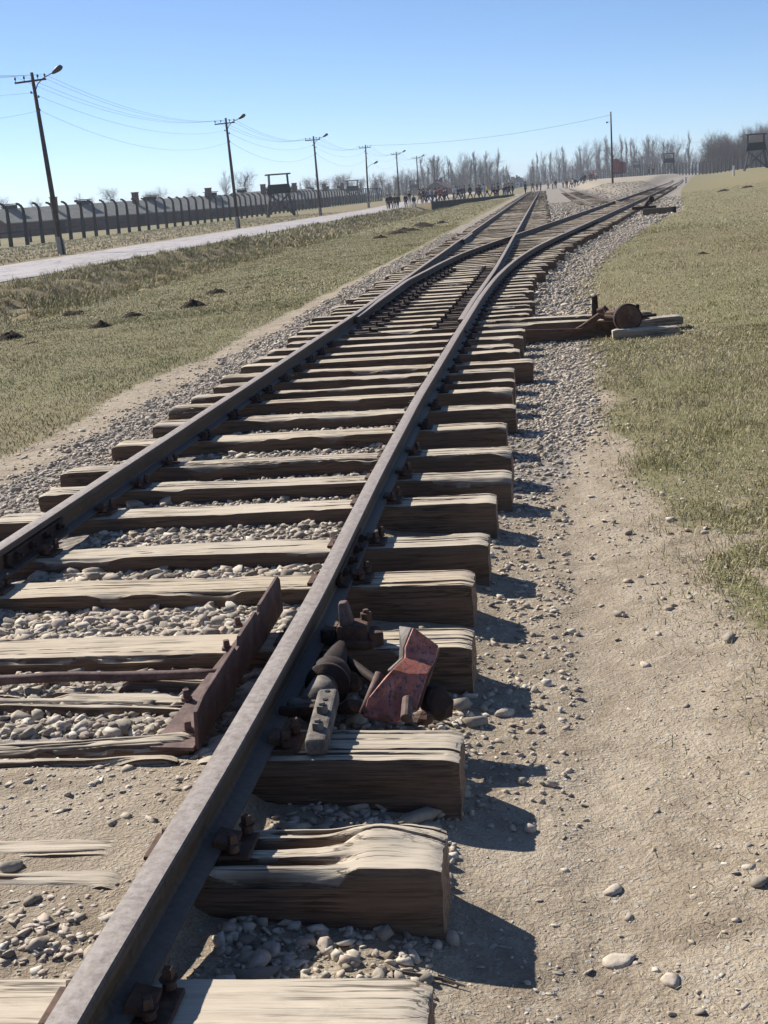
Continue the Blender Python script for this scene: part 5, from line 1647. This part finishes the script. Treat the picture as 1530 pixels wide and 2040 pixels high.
far = [(1047, 384, 182, 'navy', 'navy', 0, 'person in navy standing alone between grass and straight rail'), (1061, 375, 240, 'black', 'black', 1, 'small dark walker just beyond the person in navy'), (1070, 374, 255, 'grey', 'black', 0, 'person in grey at the end of the straight track'),
       (1077, 372, 250, 'black', 'navy', 3, 'person in black at the vanishing point of the rails'), (1092, 371, 270, 'beige', 'brown', 1, 'person in beige beyond the end of the rails'), (1101, 370, 262, 'white', 'black', 0, 'person in white jacket beyond the end of the rails'),
       (1107, 370, 265, 'black', 'black', 2, 'person in black beside the one in white'), (1122, 368, 270, 'white', 'grey', 0, 'second person in white, alone on the pale path'), (1129, 370, 235, 'brown', 'brown', 0, 'person in brown standing at the far siding'),
       (1137, 366, 262, 'khaki', 'black', 1, 'person in khaki at the head of the far group'), (1141, 366, 265, 'white', 'grey', 2, 'person in white inside the far group'), (1146, 366, 262, 'black', 'black', 0, 'dark figure inside the far group next to white'), (1151, 365, 266, 'light blue', 'navy', 1, 'person in light blue inside the far group'),
       (1158, 365, 262, 'black', 'black', 2, 'dark walker in the middle of the far group'), (1163, 364, 266, 'navy', 'black', 0, 'person in navy jacket inside the far group'), (1166, 364, 270, 'black', 'navy', 1, 'last dark walker of the far group'), (1175, 362, 275, 'red', 'brown', 0, 'person in red ahead of the wagon pole'),
       (1179, 362, 278, 'brown', 'black', 1, 'person in brown ahead of the wagon pole'), (1183, 362, 276, 'red', 'brown', 2, 'second person in red, next to the one in brown'), (1188, 361, 275, 'white', 'grey', 0, 'person in white closing the far row near the wagon'),
       (1293, 355, 320, 'black', 'black', 1, 'one of two dark walkers on the rise, toward the wagon'), (1301, 354, 322, 'black', 'navy', 2, 'one of two dark walkers on the rise, toward the watchtower')]
for i, (px, py, Y, j, t, pose, lab) in enumerate(far):
    q = at_y(px, py, Y)
    person(q[0], Y, pose, R(random.uniform(0, 360)), j, t, HAIRS[i % 4][1], None, 1.0, lab, 'visitors far off beyond the rails', z=float(H(q[0], Y)) + .02)

# ------------------------------------------------------------------ bare winter trees
def tree_proto(kind, seed):
    r = random.Random(seed)
    segs = []                                              # (p0, p1, r0, r1, level)
    def branch(p, d, L, rad, lv):
        n = 4 if lv < 2 else 3
        for i in range(n):
            j = Vector((r.uniform(-1, 1), r.uniform(-1, 1), r.uniform(-1, 1))) * (.10 if lv == 0 else .24)
            lift = {'poplar': .28, 'broad': .10, 'airy': .16}[kind] if lv else .05
            d = (d + j + Vector((0, 0, lift))).normalized()
            q = p + d * L / n
            r1 = rad * (1 - .72 / n * (1 if lv else .85))
            segs.append((p.copy(), q.copy(), rad, r1, lv))
            if lv < 3:
                k = {0: {'poplar': 5, 'broad': 3, 'airy': 4}[kind], 1: {'poplar': 3}.get(kind, 4), 2: {'poplar': 2}.get(kind, 3)}[lv]
                if lv == 0 and i == 0: k = {'poplar': 2, 'broad': 0, 'airy': 1}[kind]
                for b in range(k):
                    a = r.uniform(0, 6.28)
                    side = d.orthogonal().normalized()
                    side = (Matrix.Rotation(a, 3, d) @ side)
                    op = {'poplar': .48, 'broad': .95, 'airy': .75}[kind] * r.uniform(.7, 1.2)
                    nd = (d * math.cos(op) + side * math.sin(op)).normalized()
                    ll = {'poplar': .30, 'broad': .62, 'airy': .45}[kind] if lv == 0 else .58
                    branch(p.lerp(q, r.uniform(.25, 1)), nd, L * ll * r.uniform(.6, 1.15) * (1 - .10 * i * (kind == 'poplar')), r1 * .5, lv + 1)
            p, rad = q, r1
    branch(Vector((0, 0, -.3)), Vector((0, 0, 1)), 12.5 if kind != 'broad' else 8.0, .27 if kind != 'broad' else .34, 0)
    return segs
def segmesh(segs, minr, nside=3):
    A = np.array([s_[0][:] for s_ in segs]); B = np.array([s_[1][:] for s_ in segs])
    r0 = np.maximum(np.array([s_[2] for s_ in segs]), minr); r1 = np.maximum(np.array([s_[3] for s_ in segs]), minr * .7)
    d = B - A; d /= np.linalg.norm(d, axis=1)[:, None] + 1e-9
    u = np.cross(d, np.where(np.abs(d[:, 2:3]) > .9, [[1., 0, 0]], [[0, 0, 1.]])); u /= np.linalg.norm(u, axis=1)[:, None]
    w = np.cross(d, u)
    V = np.zeros((len(segs), 2 * nside, 3))
    for k in range(nside):
        a = 2 * math.pi * k / nside
        o = u * math.cos(a) + w * math.sin(a)
        V[:, k] = A + o * r0[:, None]; V[:, nside + k] = B + o * r1[:, None]
    b = (np.arange(len(segs)) * 2 * nside)[:, None]
    F = np.concatenate([b + [[k, (k + 1) % nside, nside + (k + 1) % nside, nside + k]] for k in range(nside)])
    return V.reshape(-1, 3), F
TP = []
for i, kind in enumerate(['poplar', 'poplar', 'poplar', 'poplar', 'broad', 'broad', 'airy', 'airy']):
    sg = tree_proto(kind, 60 + i)
    Vt, Ft = segmesh([s_ for s_ in sg if s_[4] == 0], .05, 7)
    Vc, Fc = segmesh([s_ for s_ in sg if s_[4] > 0], .012, 3)
    top = max(Vc[:, 2].max(), Vt[:, 2].max())
    tm = mesh_np('trunk', Vt, Ft, BARK if i % 3 else BARKP, None, True).data
    cm = mesh_np('crown', Vc, Fc, TWIG).data
    TP.append((kind, tm, cm, top))
for o in [o for o in C.objects if o.type == 'MESH' and o.data in [x for t in TP for x in t[1:3]]]:
    bpy.data.objects.remove(o)
def tree(px, ptop, pbase, Y, k, wide, label, group):
    kind, tm, cm, top = TP[k]
    q = at_y(px, pbase, Y)
    h = float(np.dot(np.array(at_y(px, ptop, Y)) - q, [0, 0, 1]))
    t = thing('bare_tree', label, 'tree', (q[0], Y, min(q[2], 1.4)), random.uniform(0, 6.28), group)
    h += q[2] - min(q[2], 1.4)
    t.scale = (h / top * wide, h / top * wide, h / top)
    for nm, me in (('trunk', tm), ('crown', cm)):
        link(bpy.data.objects.new(nm, me), t)
# single trees over the barracks
for px, pt, pb, Y, k, w, lab in [(8, 384, 440, 330, 4, 1.0, 'bare round tree at the photo edge over the barrack'), (72, 388, 436, 360, 5, 1.0, 'low bare tree behind the closest pole'), (165, 380, 432, 380, 6, .8, 'narrow bare tree between the closest pole and a chimney'),
        (224, 366, 425, 330, 4, 1.0, 'bare round tree behind the tallest barrack chimney'), (188, 388, 428, 420, 7, 1.0, 'small faint bare tree beside the round one'), (318, 368, 420, 340, 5, 1.25, 'wide bare tree behind the barrack roof, middle of the roof'), (300, 374, 420, 350, 4, .9, 'bare tree overlapping the wide one behind the roof'),
        (388, 371, 415, 380, 5, 1.0, 'little bare tree behind the end of the roof'), (451, 334, 410, 300, 6, .8, 'slim bare tree close to the second pole'), (493, 330, 410, 290, 4, .95, 'spreading bare tree next to the second pole'), (530, 366, 405, 400, 7, .9, 'faint bare tree behind the closest watchtower')]:
    tree(px, pt, pb, Y, k, w, lab, 'bare trees behind the barracks')
rr = random.Random(11)
for i in range(20):
    px = 590 + i * 10.5 + rr.uniform(-6, 6)
    pt = [362, 356, 348, 352, 344, 350, 358, 350, 342, 340, 348, 354, 350, 346, 352, 348, 340, 342, 338, 340][i] + rr.uniform(-4, 4)
    tree(px, pt, 395, rr.uniform(430, 520), rr.choice([4, 5, 6, 7, 0]), 1.0, 'bare tree in the loose row between the second and fourth pole', 'bare trees in a loose row by the far fence')
for i in range(30):
    px = 790 + i * 7.9 + rr.uniform(-4, 4)
    env = np.interp(px, [780, 830, 870, 910, 950, 1000, 1012, 1026], [345, 312, 300, 298, 296, 290, 315, 345])
    tree(px, env + rr.uniform(0, 30) * rr.random() * 1.6, 388, rr.uniform(470, 600), rr.choice([0, 1, 2, 3, 7, 5, 6, 4]), rr.uniform(.8, 1.15), 'tall bare poplar in the wood behind the crowd', 'bare trees of the wood behind the crowd')
for i in range(38):
    px = 1052 + i * 8.7 + rr.uniform(-5, 5)
    env = np.interp(px, [1045, 1065, 1080, 1120, 1160, 1200, 1240, 1300, 1345, 1390, 1400], [335, 302, 292, 288, 275, 268, 262, 262, 250, 258, 300])
    tree(px, env + rr.uniform(0, 46) * rr.random() * 1.5, 362, rr.uniform(540, 680), rr.choice([0, 1, 2, 3, 4, 5, 6, 7]), rr.uniform(.65, 1.0), 'tall bare poplar in the wood behind the red wagon', 'bare trees of the wood behind the wagon')
for i in range(38):
    px = 1408 + i * 4.3 + rr.uniform(-4, 4)
    env = np.interp(px, [1400, 1425, 1450, 1470, 1500, 1530, 1570], [285, 252, 262, 262, 244, 236, 232])
    tree(px, env - 4 + rr.uniform(0, 14), 335, rr.uniform(390, 460), rr.choice([4, 5, 6, 7, 6]), rr.uniform(.7, .95), 'dense bare tree of the dark grove behind the large watchtower', 'bare trees of the grove behind the large watchtower')
# far wood that reads as one mass
segs = []
def thicket(px0, px1, n, pt, pb, Y0, Y1):
    for i in range(n):
        px = rr.uniform(px0, px1); Y = rr.uniform(Y0, Y1)
        q = Vector(at_y(px, pb, Y)); q.z = min(q.z, 0.5) - .3
        tz = float(at_y(px, np.interp(px, pt[0], pt[1]), Y)[2]) * rr.uniform(.4, .95)
        hgt = max(2.0, tz - q.z)
        d = Vector((rr.uniform(-.12, .12), rr.uniform(-.12, .12), 1)).normalized()
        segs.append((q, q + d * hgt, .07, .02, 0))
        for k in range(11):
            p = q + d * hgt * rr.uniform(.08, .97)
            e = Vector((rr.uniform(-1, 1), rr.uniform(-1, 1), rr.uniform(.3, 1.6))).normalized()
            segs.append((p, p + e * hgt * rr.uniform(.12, .32), .03, .012, 1))
thicket(760, 1030, 900, ([760, 800, 850, 900, 1000, 1015, 1030], [372, 350, 342, 340, 338, 345, 362]), 388, 480, 640)
thicket(1042, 1420, 1400, ([1042, 1065, 1100, 1200, 1300, 1420], [352, 330, 320, 312, 300, 300]), 364, 560, 720)
thicket(1395, 1570, 1000, ([1395, 1430, 1480, 1570], [310, 285, 275, 262]), 338, 400, 500)
thicket(540, 780, 400, ([540, 640, 780], [392, 378, 372]), 398, 480, 640)
thicket(-40, 560, 300, ([-40, 560], [424, 392]), 440, 480, 640)
thicket(1015, 1060, 120, ([1015, 1060], [360, 352]), 378, 700, 800)
Vw, Fw = segmesh(segs, .014, 3)
wood = mesh_np('distant_wood', Vw, Fw, TWIG); tag(wood, kind='stuff')

# ------------------------------------------------------------------ the air
hz = MB(); hz.box((0, 1500, 13.0), (7000, 4200, 30.0))
hm = bpy.data.materials.new('haze_air'); hm.use_nodes = True
ht = hm.node_tree
for n_ in list(ht.nodes): ht.nodes.remove(n_)
ho = ht.nodes.new('ShaderNodeOutputMaterial'); hv = ht.nodes.new('ShaderNodeVolumePrincipled')
hv.inputs['Color'].default_value = (.80, .89, 1.0, 1); hv.inputs['Density'].default_value = 0.00032; hv.inputs['Anisotropy'].default_value = 0.25
ht.links.new(hv.outputs[0], ho.inputs['Volume'])
o = hz.build('haze', hm); tag(o, kind='stuff'); o.display_type = 'WIRE'
